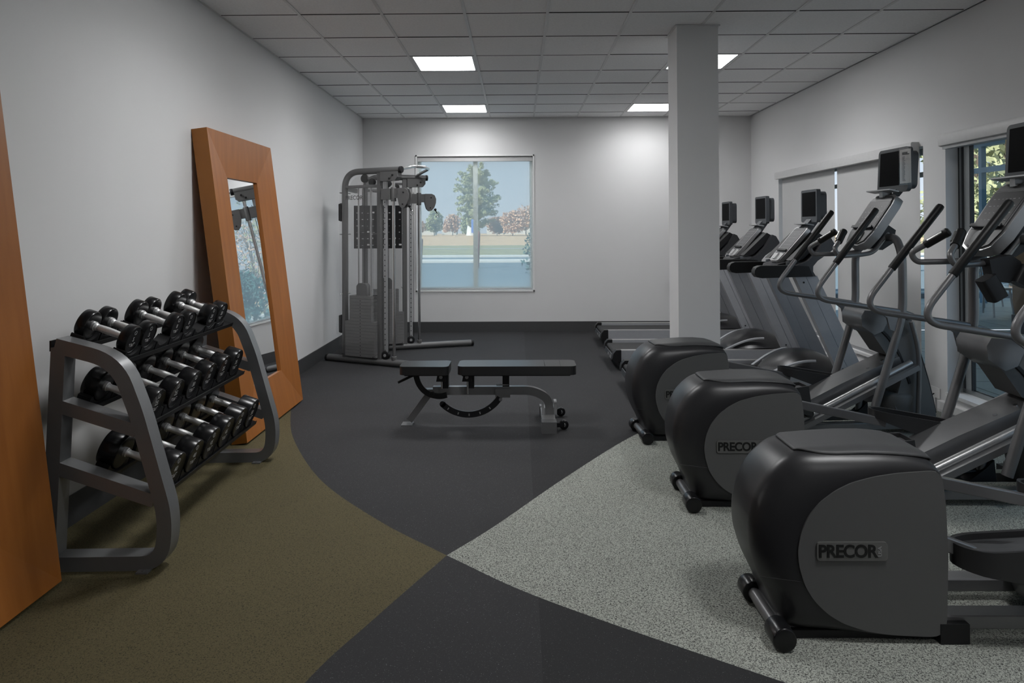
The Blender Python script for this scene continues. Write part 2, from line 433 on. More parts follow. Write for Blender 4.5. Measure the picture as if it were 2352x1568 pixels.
for kx in (1, 5):
    for jy in ((-1, -5, -9) if kx == 1 else (-1, -5, -13, -17)):
        x0, x1, y0, y1 = lights[i]; i += 1
        r_ = empty('ceiling_light', ((x0+x1)/2, (y0+y1)/2, CZ)); tag(r_, lab[(kx, jy)], 'ceiling light', 'ceiling light panels')
        h = T/2
        b = MB()
        for q in ((-h+.01, h-.01, -h+.006, -h+.035), (-h+.01, h-.01, h-.035, h-.006), (-h+.012, -h+.035, -h+.035, h-.035), (h-.035, h-.012, -h+.035, h-.035)):
            b.box(q[0], q[1], q[2], q[3], .001, .03)
        b.build('frame', m_grid, r_, smooth=0)
        b = MB(); b.box(-h+.035, h-.035, -h+.035, h-.035, .004, .02); b.build('diffuser', m_lampb if jy in (-1, -17) else m_lamp, r_, smooth=0)
        ld = bpy.data.lights.new('lamp', 'AREA'); ld.shape = 'SQUARE'; ld.size = T-.09; ld.energy = LAMP_W*(.5 if jy in (-1, -17) else 1.); ld.spread = R(150); ld.color = (.985, .99, 1)
        lo_ = link('lamp', ld, r_); lo_.location = (0, 0, .002)
# ------------------------------------------------------------------ windows
# window 1: back wall
w = empty('window_1', (0, YB, 0)); struct(w)
fx0, fx1 = WX0, WX1; FT = .045
b = MB(); ya, yb_ = .085, .14
for q in ((fx0, fx0+FT, WZ0, WZ1), (fx1-FT, fx1, WZ0, WZ1), (fx0+FT, fx1-FT, WZ0, WZ0+FT), (fx0+FT, fx1-FT, WZ1-FT, WZ1), (-.647, -.583, WZ0+FT, WZ1-FT)):
    b.box(q[0], q[1], ya, yb_, q[2], q[3], .004)
b.build('window_frame', m_alul, w)
b = MB()
b.box(fx0+FT, -.647, .11, .116, WZ0+FT, WZ1-FT); b.box(-.583, fx1-FT, .11, .116, WZ0+FT, WZ1-FT); b.build('glass', m_glass, w, smooth=0)
b = MB()
for q in ((fx0-.018, fx0+.002, WZ0-.018, WZ1+.016), (fx1-.002, fx1+.018, WZ0-.018, WZ1+.016), (fx0-.018, fx1+.018, WZ0-.020, WZ0+.002), (fx0-.018, fx1+.018, WZ1-.002, WZ1+.016)):
    b.box(q[0], q[1], -.012, .0835, q[2], q[3])
b.build('window_casing', m_white, w, smooth=0)
rs = empty('roller_shade', (0, YB, 0)); tag(rs, 'sheer solar roller shade pulled down over the back window', 'roller shade')
b = MB(); b.prism([(.015, WZ1-.072), (.075, WZ1-.072), (.075, WZ1-.004), (.03, WZ1-.004), (.012, WZ1-.02)], fx0+.006, fx1-.006, 'YZ', .003); b.build('valance', m_val, rs)
b = MB(); b.box(fx0+.02, fx1-.02, .045, .0465, WZ0+.02, WZ1-.07); b.build('screen', m_screenf, rs, smooth=0)
b = MB(); b.tube([(fx0+.02, .046, WZ0+.018), (fx1-.02, .046, WZ0+.018)], .009, seg=10); b.build('hem_bar', m_silver, rs)
# window 2: right wall with white roller shades
w = empty('window_2', (XR, 0, 0)); struct(w)
b = MB(); xa, xb = .11, .149; y0, y1 = 5.60, 8.70
for q in ((y0, y0+.0, .25, 2.1),): pass
b.box(xa, xb, y0, y1, .25, .30, .003); b.box(xa, xb, y0, y1, 2.05, 2.10, .003); b.box(xa, xb, y0, y1, 1.865, 1.905, .003)
b.box(xa, xb, y1-.05, y1, .30, 2.05, .003); b.box(xa, xb, 7.55, 7.61, .30, 2.05, .003); b.box(xa, xb, 6.35, 6.41, .30, 2.05, .003)
b.build('window_frame', m_alu, w)
b = MB(); b.box(.128, .132, y0, y1-.05, .30, 2.05); b.build('glass', m_glass, w, smooth=0)
b = MB(); b.box(-.03, .109, y0-.02, y1+.02, .230, .256, .004); b.box(-.012, 0, y0-.02, y1+.02, .15, .225, .003); b.build('window_sill', m_white, w)
def shade(y0, y1, label, zb):
    r_ = empty('roller_shade', (XR, (y0+y1)/2, 0)); tag(r_, label, 'roller shade', 'white roller shades on the right wall'); h = (y1-y0)/2
    b = MB(); b.box(.02, .022, -h+.03, h-.03, zb, 2.10); b.build('shade_cloth', m_shade, r_, smooth=0)
    b = MB(); b.box(.012, .030, -h+.03, h-.03, zb-.03, zb, .004); b.build('hem_bar', m_silver, r_)
    b = MB(); b.prism([(-.066, 2.055), (-.068, 2.125), (-.060, 2.14), (0, 2.14), (0, 2.055)], -h, h, 'XZ'); b.build('valance', m_val, r_)
    return r_
shade(7.18, 8.66, 'white roller shade on the right wall, the farther one behind the treadmills', .285)
shade(5.655, 7.18, 'white roller shade on the right wall beside the narrow bright gap, nearer one', .285)
# window 3: right wall, shade rolled up
w = empty('window_3', (XR, 0, 0)); struct(w); y0, y1 = 1.6, 5.31
b = MB()
b.box(.118, .149, y0, y1, .17, .215, .004); b.box(.118, .149, y0, y1, 2.055, 2.10, .004); b.box(.10, .14, y1-.035, y1, .215, 2.055, .004); b.box(.118, .149, y0, y0+.05, .215, 2.055, .004)
b.box(.118, .149, 3.35, 3.42, .215, 2.055, .004)
b.box(.10, .125, y1-.125, y1-.060, .215, 2.055, .003)
b.build('window_frame', m_alu, w)
b = MB(); b.box(.098, .13, y1-.062, y1-.036, .215, 2.055); b.box(.101, .13, y1-.134, y1-.126, .215, 2.055); b.box(.096, .13, y1-.006, y1, .215, 2.055); b.box(.118, .125, y0, y1-.04, .212, .220); b.build('gasket', m_gask, w, smooth=0)
b = MB(); b.box(.112, .117, y0+.05, y1-.13, .215, 2.055); b.build('glass', m_glass, w, smooth=0)
b = MB(); b.box(.085, .11, y1-.28, y1, .49, .555, .003); b.box(-.02, .118, y0-.02, y1, .150, .176, .004); b.box(-.045, 0, y0-.02, y1+.06, .04, .10, .004); b.build('window_sill', m_white, w)
rs = empty('roller_shade', (XR, 3.5, 0)); tag(rs, 'rolled-up roller shade cassette over the uncovered right window', 'roller shade', None)
b = MB(); b.prism([(-.088, 2.058), (-.092, 2.12), (-.080, 2.145), (0, 2.145), (0, 2.05), (-.07, 2.05)], -1.95, 1.755, 'XZ'); b.build('valance', m_val, rs)
b = MB(); b.box(-.07, -.015, -1.9, 1.735, 2.03, 2.052, .004); b.build('hem_bar', m_silver, rs)
# ------------------------------------------------------------------ leaning mirrors
def make_mirror():
    # local frame: X = thickness (front at +t), Y = width, Z = height; leans back about its bottom back edge
    t, w2, h = .105, .595, 2.14; fwid = .315; ins = .035
    r_ = empty('leaning_mirror')
    sides = [((-w2, 0), (w2, 0), (w2-fwid, fwid), (-w2+fwid, fwid)), ((w2, h), (-w2, h), (-w2+fwid, h-fwid), (w2-fwid, h-fwid)),
             ((-w2, h), (-w2, 0), (-w2+fwid, fwid), (-w2+fwid, h-fwid)), ((w2, 0), (w2, h), (w2-fwid, h-fwid), (w2-fwid, fwid))]
    for a, b_, c, d in sides:
        b = MB(); bm = b.bm
        F = [bm.verts.new((t if i < 2 else t-ins, p[0], p[1])) for i, p in enumerate((a, b_, c, d))]
        K = [bm.verts.new((0, p[0], p[1])) for p in (a, b_, c, d)]
        faces = [F, K[::-1]]+[(F[i], F[(i+1) % 4], K[(i+1) % 4], K[i]) for i in range(4)]
        for i, q in enumerate(faces):
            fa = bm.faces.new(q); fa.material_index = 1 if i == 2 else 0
        b._bev(F, .0025, 1)
        b.build('frame_rail' if abs(a[1]-b_[1]) < .1 else 'frame_stile', [m_wood, m_wooddk], r_, smooth=30)
    b = MB(); b.box(t-ins-.022, t-ins-.016, -w2+fwid-.003, w2-fwid+.003, fwid-.003, h-fwid+.003); b.build('mirror_glass', m_mir, r_, smooth=0)
    return r_
mr = make_mirror(); lean = math.atan2(.269, 2.111)
mr.location = (-1.932, 5.195, .003); mr.rotation_euler = (0, -lean, 0)
tag(mr, 'tall orange wood framed mirror leaning on the left wall behind the dumbbell rack', 'mirror', 'leaning wood framed mirrors')
m2 = copy_tree(mr); m2.location = (-1.972, 2.195, .003); m2['label'] = 'orange wood framed mirror cut off by the left edge of the photo'
# ------------------------------------------------------------------ dumbbell rack
def make_rack():
    r_ = empty('dumbbell_rack', (0, 2.95, 0), R(1.7))
    loc0 = Vector((-1.80, 0, 0))
    out = [(-2.035, .0), (-1.985, .972), (-1.80, .940), (-1.66, .868), (-1.60, .70), (-1.465, .21), (-1.50, .0), (-1.60, .0)]
    cl = [(-2.005, .032), (-1.955, .942), (-1.69, .865), (-1.505, .20), (-1.56, .032)]
    for k, yc in enumerate((.04, 1.40)):
        root = r_
        b = MB()
        P = [(-1.968, yc, .955), (-1.71, yc, .885), (-1.628, yc, .665), (-1.503, yc, .215), (-1.523, yc, .030), (-2.03, yc, .030)]
        pts = fillet(P, [0, .13, .05, .09, .13, 0], 8)
        b.bar(pts, .08, .062, (0, 1, 0)) if False else b.sweep(pts, [(-.031, -.040), (.031, -.040), (.031, -.036), (.031, .040), (-.031, .040)], up=(0, 1, 0))
        b._bev(list(b.bm.verts), .004, 2)
        b.build('front_leg', m_rack, r_)
        b = MB(); b.sweep([(-1.998, yc, .03), (-1.955, yc, .945)], [(-.030, -.0385), (.030, -.0385), (.030, .0385), (-.030, .0385)], up=(0, 1, 0)); b._bev(list(b.bm.verts), .004, 2)
        b.build('back_post', m_rack, r_)
        b = MB()
        for (xa, za, xb, zb) in ((-1.96, .700, -1.63, .590), (-1.975, .440, -1.555, .292)):
            b.sweep([(xa, yc, za), (xb, yc, zb)], [(-.027, -.038), (.027, -.038), (.027, .038), (-.027, .038)], up=(0, 1, 0))
        b._bev(list(b.bm.verts), .004, 2)
        b.build('rung', m_rack, r_)
        b = MB(); b.box(-1.615, -1.565, yc-.07, yc+.03, 0, .007, .002); b.cyl((-1.59, yc-.055, .006), (-1.59, yc-.055, .010), .007, seg=10); b.build('foot_tab', m_rack, r_)
        b = MB(); b.box(-1.992, -1.984, yc-.036, yc+.036, .930, .975, .002); b.build('end_cap', m_blk, r_)
    return r_
rack = make_rack(); tag(rack, 'grey steel three tier dumbbell rack standing against the left wall between the mirrors', 'dumbbell rack')
TIL = R(20); dv = Vector((math.cos(TIL), 0, -math.sin(TIL))); nv = Vector((math.sin(TIL), 0, math.cos(TIL)))
shelves = [dict(c=(-1.845, .995), s=.098, slots=[.19+.1385*k for k in range(8)], r=.068, use=(0, 1, 3, 4, 6, 7)),
           dict(c=(-1.795, .715), s=.125, slots=[.225+.187*k for k in range(6)], r=.078, use=range(6)),
           dict(c=(-1.72, .41), s=.125, slots=[.235+.192*k for k in range(6)], r=.084, use=range(6))]
def dumbbell(r, th, s, num):
    d = empty('dumbbell')
    b = MB(); g = s-th/2
    b.lathe((-g, 0, 0), (1, 0, 0), [(0, .021), (.012, .021), (.014, .017), (.022, .016), (.024, .0145), (g-.02, .0165), (g, .017), (g+.02, .0165), (2*g-.024, .0145), (2*g-.022, .016), (2*g-.014, .017), (2*g-.012, .021), (2*g, .021)], 20)
    b.build('handle', m_knurl, d)
    for sg in (1, -1):
        b = MB(); x0 = s*sg-th/2*sg
        b.lathe((x0, 0, 0), (sg, 0, 0), [(0, r*.35), (.0, r*.86), (.0015, r*.955), (.006, r), (th-.006, r), (th-.0015, r*.98), (th, r*.93), (th-.003, r*.88), (th-.004, 0)], 40, cap=True)
        hd = b.build('head', m_rub, d)
        if sg == 1:
            rot = (PI/2, 0, PI/2)
            text_obj('lettering', 'TAG', r*.42, (s+th/2-.004, 0, -r*.42), rot, m_textw, hd, .0006, spacing=.95)
            text_obj('weight_number', num, r*.42, (s+th/2-.004, 0, r*.02), rot, m_textw, hd, .0006)
            b = MB(); b.tube([(s+th/2-.003, r*.14*math.cos(2*PI*k/14), r*.52+r*.14*math.sin(2*PI*k/14)) for k in range(14)], .0009, seg=5, closed=True); b.build('emblem_ring', m_textw, hd)
    return d
ordn = ['nearest the camera', 'second from the near end', 'third from the near end', 'third from the far end', 'second from the far end', 'farthest from the camera']
tier = ['top', 'middle', 'bottom']
specs = [[('5', .064, .046), ('5', .064, .046), ('8', .066, .050), ('8', .066, .050), ('20', .068, .060), ('20', .068, .060)],
         [('25', .070, .072), ('25', .072, .072), ('30', .074, .075), ('30', .076, .075), ('35', .080, .078), ('35', .080, .078)],
         [('40', .080, .085), ('40', .080, .085), ('45', .083, .088), ('45', .083, .088), ('50', .085, .09), ('50', .085, .09)]]
Mr = Matrix.Translation((0, 2.95, 0)) @ Matrix.Rotation(R(1.7), 4, 'Z')
proto = {}
for si, sh in enumerate(shelves):
    cx, cz = sh['c']; s = sh['s']; rmax = sh['r']+.006
    c = Vector((cx, 0, cz)); L0, L1 = .082, 1.358
    for sg, nm in ((1, 'front_rail'), (-1, 'back_rail')):
        b = MB(); o = c+dv*(s*sg)-nv*(rmax+.02)
        hw = .047
        def pr(u, n_): q = o+dv*u+nv*n_; return (q.x, q.z)
        b.prism([pr(-hw, 0), pr(-hw, .006), pr(hw-.004, .006), pr(hw-.004, .012), pr(hw, .012), pr(hw, -.010), pr(hw-.004, -.010), pr(hw-.004, 0)], L0, L1, 'XZ')
        b.build(nm, m_blkm, rack, smooth=0)
        for y in sh['slots']:
            b = MB(); hr = (sh['slots'][1]-sh['slots'][0])/2-.006; cr = rmax+.002
            a0 = math.asin(min(.98, (hr-.004)/cr))
            a0 = min(a0, 1.0)
            arc = [(y+cr*math.sin(a), cr-rmax-.001-cr*math.cos(a)) for a in np.linspace(-a0, a0, 11)]
            prof = [(y-hr, -(rmax+.015)), (y-hr, arc[0][1]-.004)]+arc+[(y+hr, arc[-1][1]-.004), (y+hr, -(rmax+.015))]
            A = []; Bv = []
            for (yy, n_) in prof:
                n2 = min(n_, -(rmax*.50))
                q0 = c+dv*(s*sg-.024)+nv*n2; q1 = c+dv*(s*sg+.036)+nv*n2
                A.append(b.bm.verts.new((q0.x, yy, q0.z))); Bv.append(b.bm.verts.new((q1.x, yy, q1.z)))
            N = len(A); b.bm.faces.new(A); b.bm.faces.new(Bv[::-1])
            for i in range(N): b.bm.faces.new((A[i], Bv[i], Bv[(i+1) % N], A[(i+1) % N]))
            b.build('saddle', m_blk, rack, smooth=30)
    for n_, slot in enumerate(sh['use']):
        num, r, th = specs[si][n_]
        key = (num, r)
        if key not in proto: proto[key] = dumbbell(r, th, s, num); d = proto[key]
        else: d = copy_tree(proto[key])
        p = c+nv*(r-rmax+.002); d.matrix_world = Mr @ Matrix.Translation((p.x, sh['slots'][slot], p.z)) @ Matrix.Rotation(TIL, 4, 'Y')
        lb = {0: 'smaller', 1: 'mid sized', 2: 'large'}[si]
        tag(d, '%s black rubber dumbbell on the %s rack tier, %s' % (lb, tier[si], ordn[n_]), 'dumbbell', 'dumbbells on the %s tier of the rack' % tier[si])
# ------------------------------------------------------------------ adjustable bench
bn = empty('weight_bench', (-.25, 5.1, 0)); tag(bn, 'black padded adjustable weight bench with grey steel frame in the middle of the floor', 'weight bench')
def bx(x): return x+.25
def padshape(x0, x1, z0, z1, w0, w1, rad):
    # plan outline with rounded corners, w0 = half width at x0, w1 at x1
    b = MB(); o = []
    n = 6
    cs = [(x1, w1, 0), (x0, w0, 90), (x0, w0, 180), (x1, w1, 270)]
    for (xx, w_, a0) in cs:
        sx = 1 if xx == x1 else -1; sy = 1 if a0 < 180 else -1
        for k in range(n+1):
            a = R(a0+90*k/n); o.append((xx-sx*rad+rad*math.cos(a), sy*(w_-rad)+rad*math.sin(a)))
    b.prism(o, z0, z1, 'XY'); 
    top = [v for v in b.bm.verts]
    b._bev(top, .016, 4)
    return b
b = padshape(bx(-.875), bx(-.515), .385, .447, .115, .125, .04)
b.build('seat_pad', m_vinyl, bn)
b = padshape(bx(-.450), bx(.415), .385, .449, .125, .125, .045); pb = b.build('back_pad', m_vinyl, bn)
b = MB(); b.tube([(bx(.185), -.124, .440), (bx(.185), -.11, .4495), (bx(.185), .11, .4495), (bx(.185), .124, .440)], .0022, seg=6); b.tube([(bx(.30), -.11, .449), (bx(.30), .11, .449)], .0014, seg=6); b.build('seam', m_blk, pb)
b = MB(); b.box(bx(-.84), bx(-.54), -.09, .09, .374, .386, .003); b.box(bx(-.42), bx(.37), -.09, .09, .372, .386, .003); b.build('pad_board', m_blk, bn)
b = MB(); b.sweep(fillet([(bx(-.64), 0, .250), (bx(.10), 0, .250), (bx(.215), 0, .19), (bx(.222), 0, .075)], [0, .12, .10, 0], 8), [(-.03, -.024), (.03, -.024), (.03, .024), (-.03, .024)], up=(0, 0, 1) if False else (0, 1, 0)); b._bev(list(b.bm.verts), .003, 1)
b.build('main_beam', m_bench, bn)
b = MB(); b.sweep([(bx(-.655), 0, .245), (bx(-.815), 0, .03)], [(-.024, -.024), (.024, -.024), (.024, .024), (-.024, .024)], up=(0, 1, 0)); b._bev(list(b.bm.verts), .003, 1)
b.box(bx(-.70), bx(-.60), -.028, .028, .20, .262, .008)
b.build('front_leg', m_bench, bn)
b = MB(); b.box(bx(-.872), bx(-.79), -.055, .04, 0, .007, .002); b.build('foot_plate', m_bench, bn)
b = MB(); arc = [(bx(-.762), 0, .372), (bx(-.745), 0, .31), (bx(-.705), 0, .255), (bx(-.645), 0, .222), (bx(-.58), 0, .213), (bx(-.535), 0, .225)]
b.bar(fillet(arc, .03, 4), .012, .042, (0, 1, 0)) if False else b.sweep(fillet(arc, .03, 4), [(-.020, -.048), (.020, -.048), (.020, -.034), (-.020, -.034)], up=(0, 1, 0))
b.build('seat_arc', m_blkm, bn)
b = MB(); b.cyl((bx(-.645), -.055, .235), (bx(-.645), .04, .235), .017, bev=.004); b.build('pivot_pin', m_blk, bn)
b = MB(); arc = []
for k in range(19):
    a = R(226+(327-226)*k/18); arc.append((bx(-.375)+.275*math.cos(a), -.04, .356+.275*math.sin(a)))
b.sweep(arc, [(-.022, -.008), (.022, -.008), (.022, .008), (-.022, .008)], up=(0, 1, 0)); b.cyl((arc[0][0], -.048, arc[0][2]), (arc[0][0], -.032, arc[0][2]), .022); b.build('back_arc', m_blkm, bn)
b = MB()
for k in (2, 5, 8, 11, 14):
    q = arc[k]; rad = Vector((bx(-.375)-q[0], 0, .356-q[2])).normalized()*.008
    b.tube([(q[0]-rad.x, -.049, q[2]-rad.z), (q[0]+rad.x, -.049, q[2]+rad.z)], .0045, seg=8)
b.build('arc_slots', m_trl, bn)
b = MB(); b.box(bx(-.178), bx(-.068), -.046, .046, .205, .268, .010); b.cyl((bx(-.14), -.06, .192), (bx(-.14), .04, .192), .012, bev=.003); b.build('slide_bracket', m_bench, bn)
b = MB(); b.box(bx(-.125), bx(-.075), -.02, .02, .262, .375, .004); b.build('support_post', m_blk, bn)
b = MB(); b.tube([(bx(-.17), -.02, .292), (bx(-.08), -.02, .292)], .006, seg=10); b.build('pop_pin', m_steel, bn)
for xh in (-.575, -.385):
    b = MB(); b.prism([(bx(xh-.035), .328), (bx(xh+.035), .328), (bx(xh+.028), .38), (bx(xh-.025), .38)], -.07, .07, 'XZ', .003); b.box(bx(xh+.0), bx(xh+.05), -.03, .03, .27, .38, .003); hb = b.build('hinge_bracket', m_blkm, bn)
    b = MB(); b.cyl((bx(xh+.0), -.078, .361), (bx(xh+.0), .078, .361), .013, bev=.003); b.build('hinge_knob', m_silver, hb)
    b = MB(); b.tube([(bx(xh+.005), -.055, .327), (bx(xh+.005), -.055, .275 if xh < -.5 else .235)], .0065, seg=10); b.build('adjustment_pin', m_trl, hb)
b = MB(); b.tube([(bx(-.89), -.06, .322), (bx(-.77), -.06, .378), (bx(-.70), -.06, .382)], .010, .03, 12); b.build('lever', m_grip, bn)
b = MB(); b.box(bx(.160), bx(.258), -.24, .25, .012, .075, .008); b.build('rear_foot', m_trl, bn)
for ya, yb2 in ((-.252, -.17), (.19, .262)): b = MB(); b.box(bx(.155), bx(.262), ya, yb2, 0, .080, .006); b.build('foot_cap', m_bench, bn)
b = MB(); b.box(bx(.165), bx(.255), -.02, .07, .074, .12, .003); b.box(bx(.162), bx(.18), -.045, -.02, .074, .16, .003); b.box(bx(.255), bx(.275), -.03, .07, .074, .165, .003); b.build('foot_bracket', m_silver, bn)
for yy in (-.15, .20):
    b = MB(); b.cyl((bx(.318), yy-.014, .036), (bx(.318), yy+.014, .036), .034, bev=.006); b.box(bx(.25), bx(.32), yy-.02, yy-.015, .022, .052, .001); wh = b.build('wheel', m_rub, bn)
    b = MB(); b.cyl((bx(.318), yy-.019, .036), (bx(.318), yy+.016, .036), .014, bev=.002); b.build('wheel_hub', m_steel, wh)
# ------------------------------------------------------------------ cable machine
def tower(r_, ox, oy, ang, s0, near):
    """tower in its own plane: s along the base, z up"""
    ca, sa = math.cos(ang), math.sin(ang)
    def P(s, z, t=0.): return (ox+ca*s-sa*t, oy+sa*s+ca*t, z)
    up = (-sa, ca, 0)
    b = MB(); b.tube(fillet([P(s0-.72, .038), P(s0+.2, .042), P(s0+.83, .042)], .2), .037, seg=18); bs = b.build('base_tube', m_mach, r_)
    b = MB(); b.cyl(P(s0-.735, .038), P(s0-.70, .038), .039, bev=.008); b.cyl(P(s0+.815, .042), P(s0+.85, .042), .039, bev=.008); b.build('end_cap', m_blk, bs)
    b = MB(); b.tube(fillet([P(s0-.47, .06), P(s0-.47, 2.078), P(s0+.26, 2.078)], .19, 10), .034, seg=18); b.build('rear_post', m_mach, r_)
    b = MB(); b.bar([P(s0, .06), P(s0, 2.06)], .052, .05, up); b.build('front_post', m_mach, r_)
    b = MB(); b.cyl(P(s0+.255, 2.078), P(s0+.285, 2.078), .036, bev=.006); b.build('top_cap', m_blk, r_)
    # top bracket plate
    b = MB(); bm = b.bm; q = [(s0+.03, 2.06), (s0+.25, 2.06), (s0+.25, 2.0), (s0+.22, 1.965), (s0+.03, 1.96)]
    A = [bm.verts.new(P(a, c_, -.04)) for a, c_ in q]; B = [bm.verts.new(P(a, c_, .04)) for a, c_ in q]; N = len(q)
    bm.faces.new(A); bm.faces.new(B[::-1])
    for i in range(N): bm.faces.new((A[i], B[i], B[(i+1) % N], A[(i+1) % N]))
    b._bev(A+B, .006); tb = b.build('top_bracket', m_mach, r_)
    b = MB()
    for a, c_ in ((s0+.19, 2.02), (s0+.15, 1.985)): b.cyl(P(a, c_, -.048), P(a, c_, .048), .011, seg=12)
    b.build('bolt', m_blk, tb)
    b = MB(); b.tube([P(s0+.175, .06), P(s0+.175, 1.97)], .0165, seg=16); b.build('guide_pole', m_steel, r_)
    b = MB(); b.bar([P(s0+.075, .10), P(s0+.075, 1.97)], .036, .03, up); pp = b.build('perforated_rail', m_silver, r_)
    b = MB()
    for k in range(30):
        z = .17+.056*k; b.cyl(P(s0+.072, z, -.0155), P(s0+.072, z, -.0175), .006, seg=8)
    b.build('rail_holes', m_blk, pp)
    b = MB(); b.cyl(P(s0+.175, .055), P(s0+.175, .11), .028, bev=.004); b.build('pole_collar', m_mach, r_)
    b = MB(); b.cyl(P(s0+.07, .115, -.02), P(s0+.07, .115, .02), .048, bev=.008); pu = b.build('lower_pulley', m_blk, r_)
    b = MB(); b.cyl(P(s0+.07, .115, -.026), P(s0+.07, .115, .026), .016, seg=14); b.build('pulley_hub', m_silver, pu)
    # carriage
    b = MB(); b.bar([P(s0+.035, 1.822), P(s0+.155, 1.822)], .115, .07, up) if False else None
    bm = b.bm
    def plate(poly2, t0, t1, bv=.005):
        A = [bm.verts.new(P(a, c_, t0)) for a, c_ in poly2]; B = [bm.verts.new(P(a, c_, t1)) for a, c_ in poly2]; N = len(A)
        bm.faces.new(A); bm.faces.new(B[::-1])
        for i in range(N): bm.faces.new((A[i], B[i], B[(i+1) % N], A[(i+1) % N]))
        b._bev(A+B, bv)
    plate([(s0+.035, 1.765), (s0+.15, 1.765), (s0+.15, 1.88), (s0+.035, 1.88)], -.035, .035)
    cg = b.build('carriage', m_mach, r_)
    b = MB(); b.cyl(P(s0+.175, 1.745), P(s0+.175, 1.895), .029, bev=.004); b.build('carriage_sleeve', m_mach, cg)
    # swivel pulley arm
    b = MB(); bm = b.bm
    if near: ss, tt = 1., 0.
    o2 = s0+.175
    plate([(o2+.02, 1.78), (o2+.10, 1.78), (o2+.10, 1.88), (o2+.02, 1.88)], -.02, .02)
    pl2 = [(o2+.07, 1.77), (o2+.09, 1.70), (o2+.12, 1.672), (o2+.155, 1.68), (o2+.185, 1.715), (o2+.205, 1.77), (o2+.208, 1.82), (o2+.19, 1.865), (o2+.155, 1.883), (o2+.07, 1.883)]
    plate(pl2, -.030, -.020, .002); plate(pl2, .020, .030, .002)
    b.build('swivel_arm', m_mach, r_)
    b = MB(); b.cyl(P(o2+.145, 1.835, -.018), P(o2+.145, 1.835, .018), .040, bev=.006); b.cyl(P(o2+.135, 1.712, -.018), P(o2+.135, 1.712, .018), .032, bev=.006); b.cyl(P(o2+.145, 1.835, -.036), P(o2+.145, 1.835, .036), .009); b.cyl(P(o2+.135, 1.712, -.036), P(o2+.135, 1.712, .036), .008); b.build('arm_pulley', m_blk, r_)
    b = MB(); b.lathe(P(o2+.195, 1.705, 0), (ca*.4, sa*.4, -.9), [(0, .006), (.004, .014), (.014, .018), (.024, .014), (.03, .007)], 16); b.tube([P(o2+.205, 1.68), P(o2+.225, 1.645)], .006, seg=8); b.build('cable_stop', m_blk, r_)
    b = MB(); q = [(o2+.222, 1.652), (o2+.213, 1.618), (o2+.218, 1.602), (o2+.236, 1.600), (o2+.245, 1.614), (o2+.237, 1.645)]
    b.tube(fillet([P(a, c_) for a, c_ in q+[q[0]]], .01, 3), .0028, seg=8); b.build('snap_hook', m_steel, r_)
    b = MB(); b.tube([P(s0+.108, .13), P(s0+.108, 1.9)], .0028, seg=8); b.build('cable', m_blk, r_)
    # inside: crossbar, pulleys, guide rods, weight stack
    b = MB(); b.bar([P(s0-.45, 1.915), P(s0-.02, 1.915)], .03, .05, up); b.bar([P(s0-.20, 1.915), P(s0-.20, 2.0), P(s0-.02, 2.0)], .03, .02, up); b.build('cross_member', m_mach, r_)
    b = MB(); b.cyl(P(s0-.20, 2.0, -.018), P(s0-.20, 2.0, .018), .045, bev=.006); b.cyl(P(s0-.10, 1.96, -.018), P(s0-.10, 1.96, .018), .04, bev=.006); b.build('top_pulley', m_blk, r_)
    b = MB()
    for q in (-.285, -.12): b.tube([P(s0+q, .09), P(s0+q, 1.9)], .0095, seg=12)
    b.build('guide_rod', m_trl, r_)
    b = MB(); b.tube([P(s0-.205, .87), P(s0-.205, 1.96)], .003, seg=8); b.build('lift_cable', m_blk, r_)
    b = MB(); bm = b.bm
    z = .085
    while z < .715:
        hw = .205 if z < .43 else .145
        cc = s0-.225
        plate([(cc-hw, z), (cc+hw, z), (cc+hw, z+.0325), (cc-hw, z+.0325)], -.055, .055, .002); z += .0345
    ws = b.build('weight_stack', m_plate, r_)
    b = MB()
    z = .1
    while z < .7: b.cyl(P(s0-.225, z, -.054), P(s0-.225, z, -.0565), .0055, seg=8); z += .0345
    b.build('pin_holes', m_blk, ws)
    b = MB(); bm = b.bm; plate([(s0-.295, .722), (s0-.155, .722), (s0-.155, .84), (s0-.18, .87), (s0-.27, .87), (s0-.295, .84)], -.03, .03, .006); b.build('stack_head', m_mach, ws)
    # smoked shield, both faces, with standoffs
    sh = MB(); bm = sh.bm
    for t in (-.075, .075):
        N = 8; pts = [(s0-.50, .075), (s0-.03, .075), (s0-.03, 2.04)]+[(s0-.31-.17*math.sin(R(90*k/N)), 1.87+.17*math.cos(R(90*k/N))) for k in range(N+1)]
        A = [bm.verts.new(P(a, c_, t)) for a, c_ in pts]; bm.faces.new(A)
    so = sh.build('shield', m_acry, r_, smooth=0)
    for z in (.10, .75, 1.40, 1.85):
        for s_ in (s0-.475, s0-.04): b = MB(); b.tube([P(s_, z, -.085), P(s_+.01, z, .085)], .0055, seg=8); b.build('standoff', m_steel, so)
    for z in (1.64, .42):
        b = MB(); bm = b.bm; plate([(s0-.535, z-.09), (s0-.505, z-.10), (s0-.505, z+.10), (s0-.535, z+.09)], -.03, .03, .008); b.build('bumper', m_blk, r_)
    if near:
        tx = text_obj('shield_lettering', 'PRECOR', .062, P(s0-.285, 1.79, -.078), (PI/2, 0, ang), m_mach, so, .0005, .0008)
cm = empty('cable_machine', (0, 0, 0)); tag(cm, 'tall grey dual stack cable machine beside the back window', 'cable machine')
ANG_N = math.atan2(-.60, 1.28); ANG_F = math.atan2(.35, 1.11)
tower(cm, -2.13, 7.62, ANG_N, .72, True); tower(cm, -2.0, 8.1, ANG_F, .65, False)
b = MB()
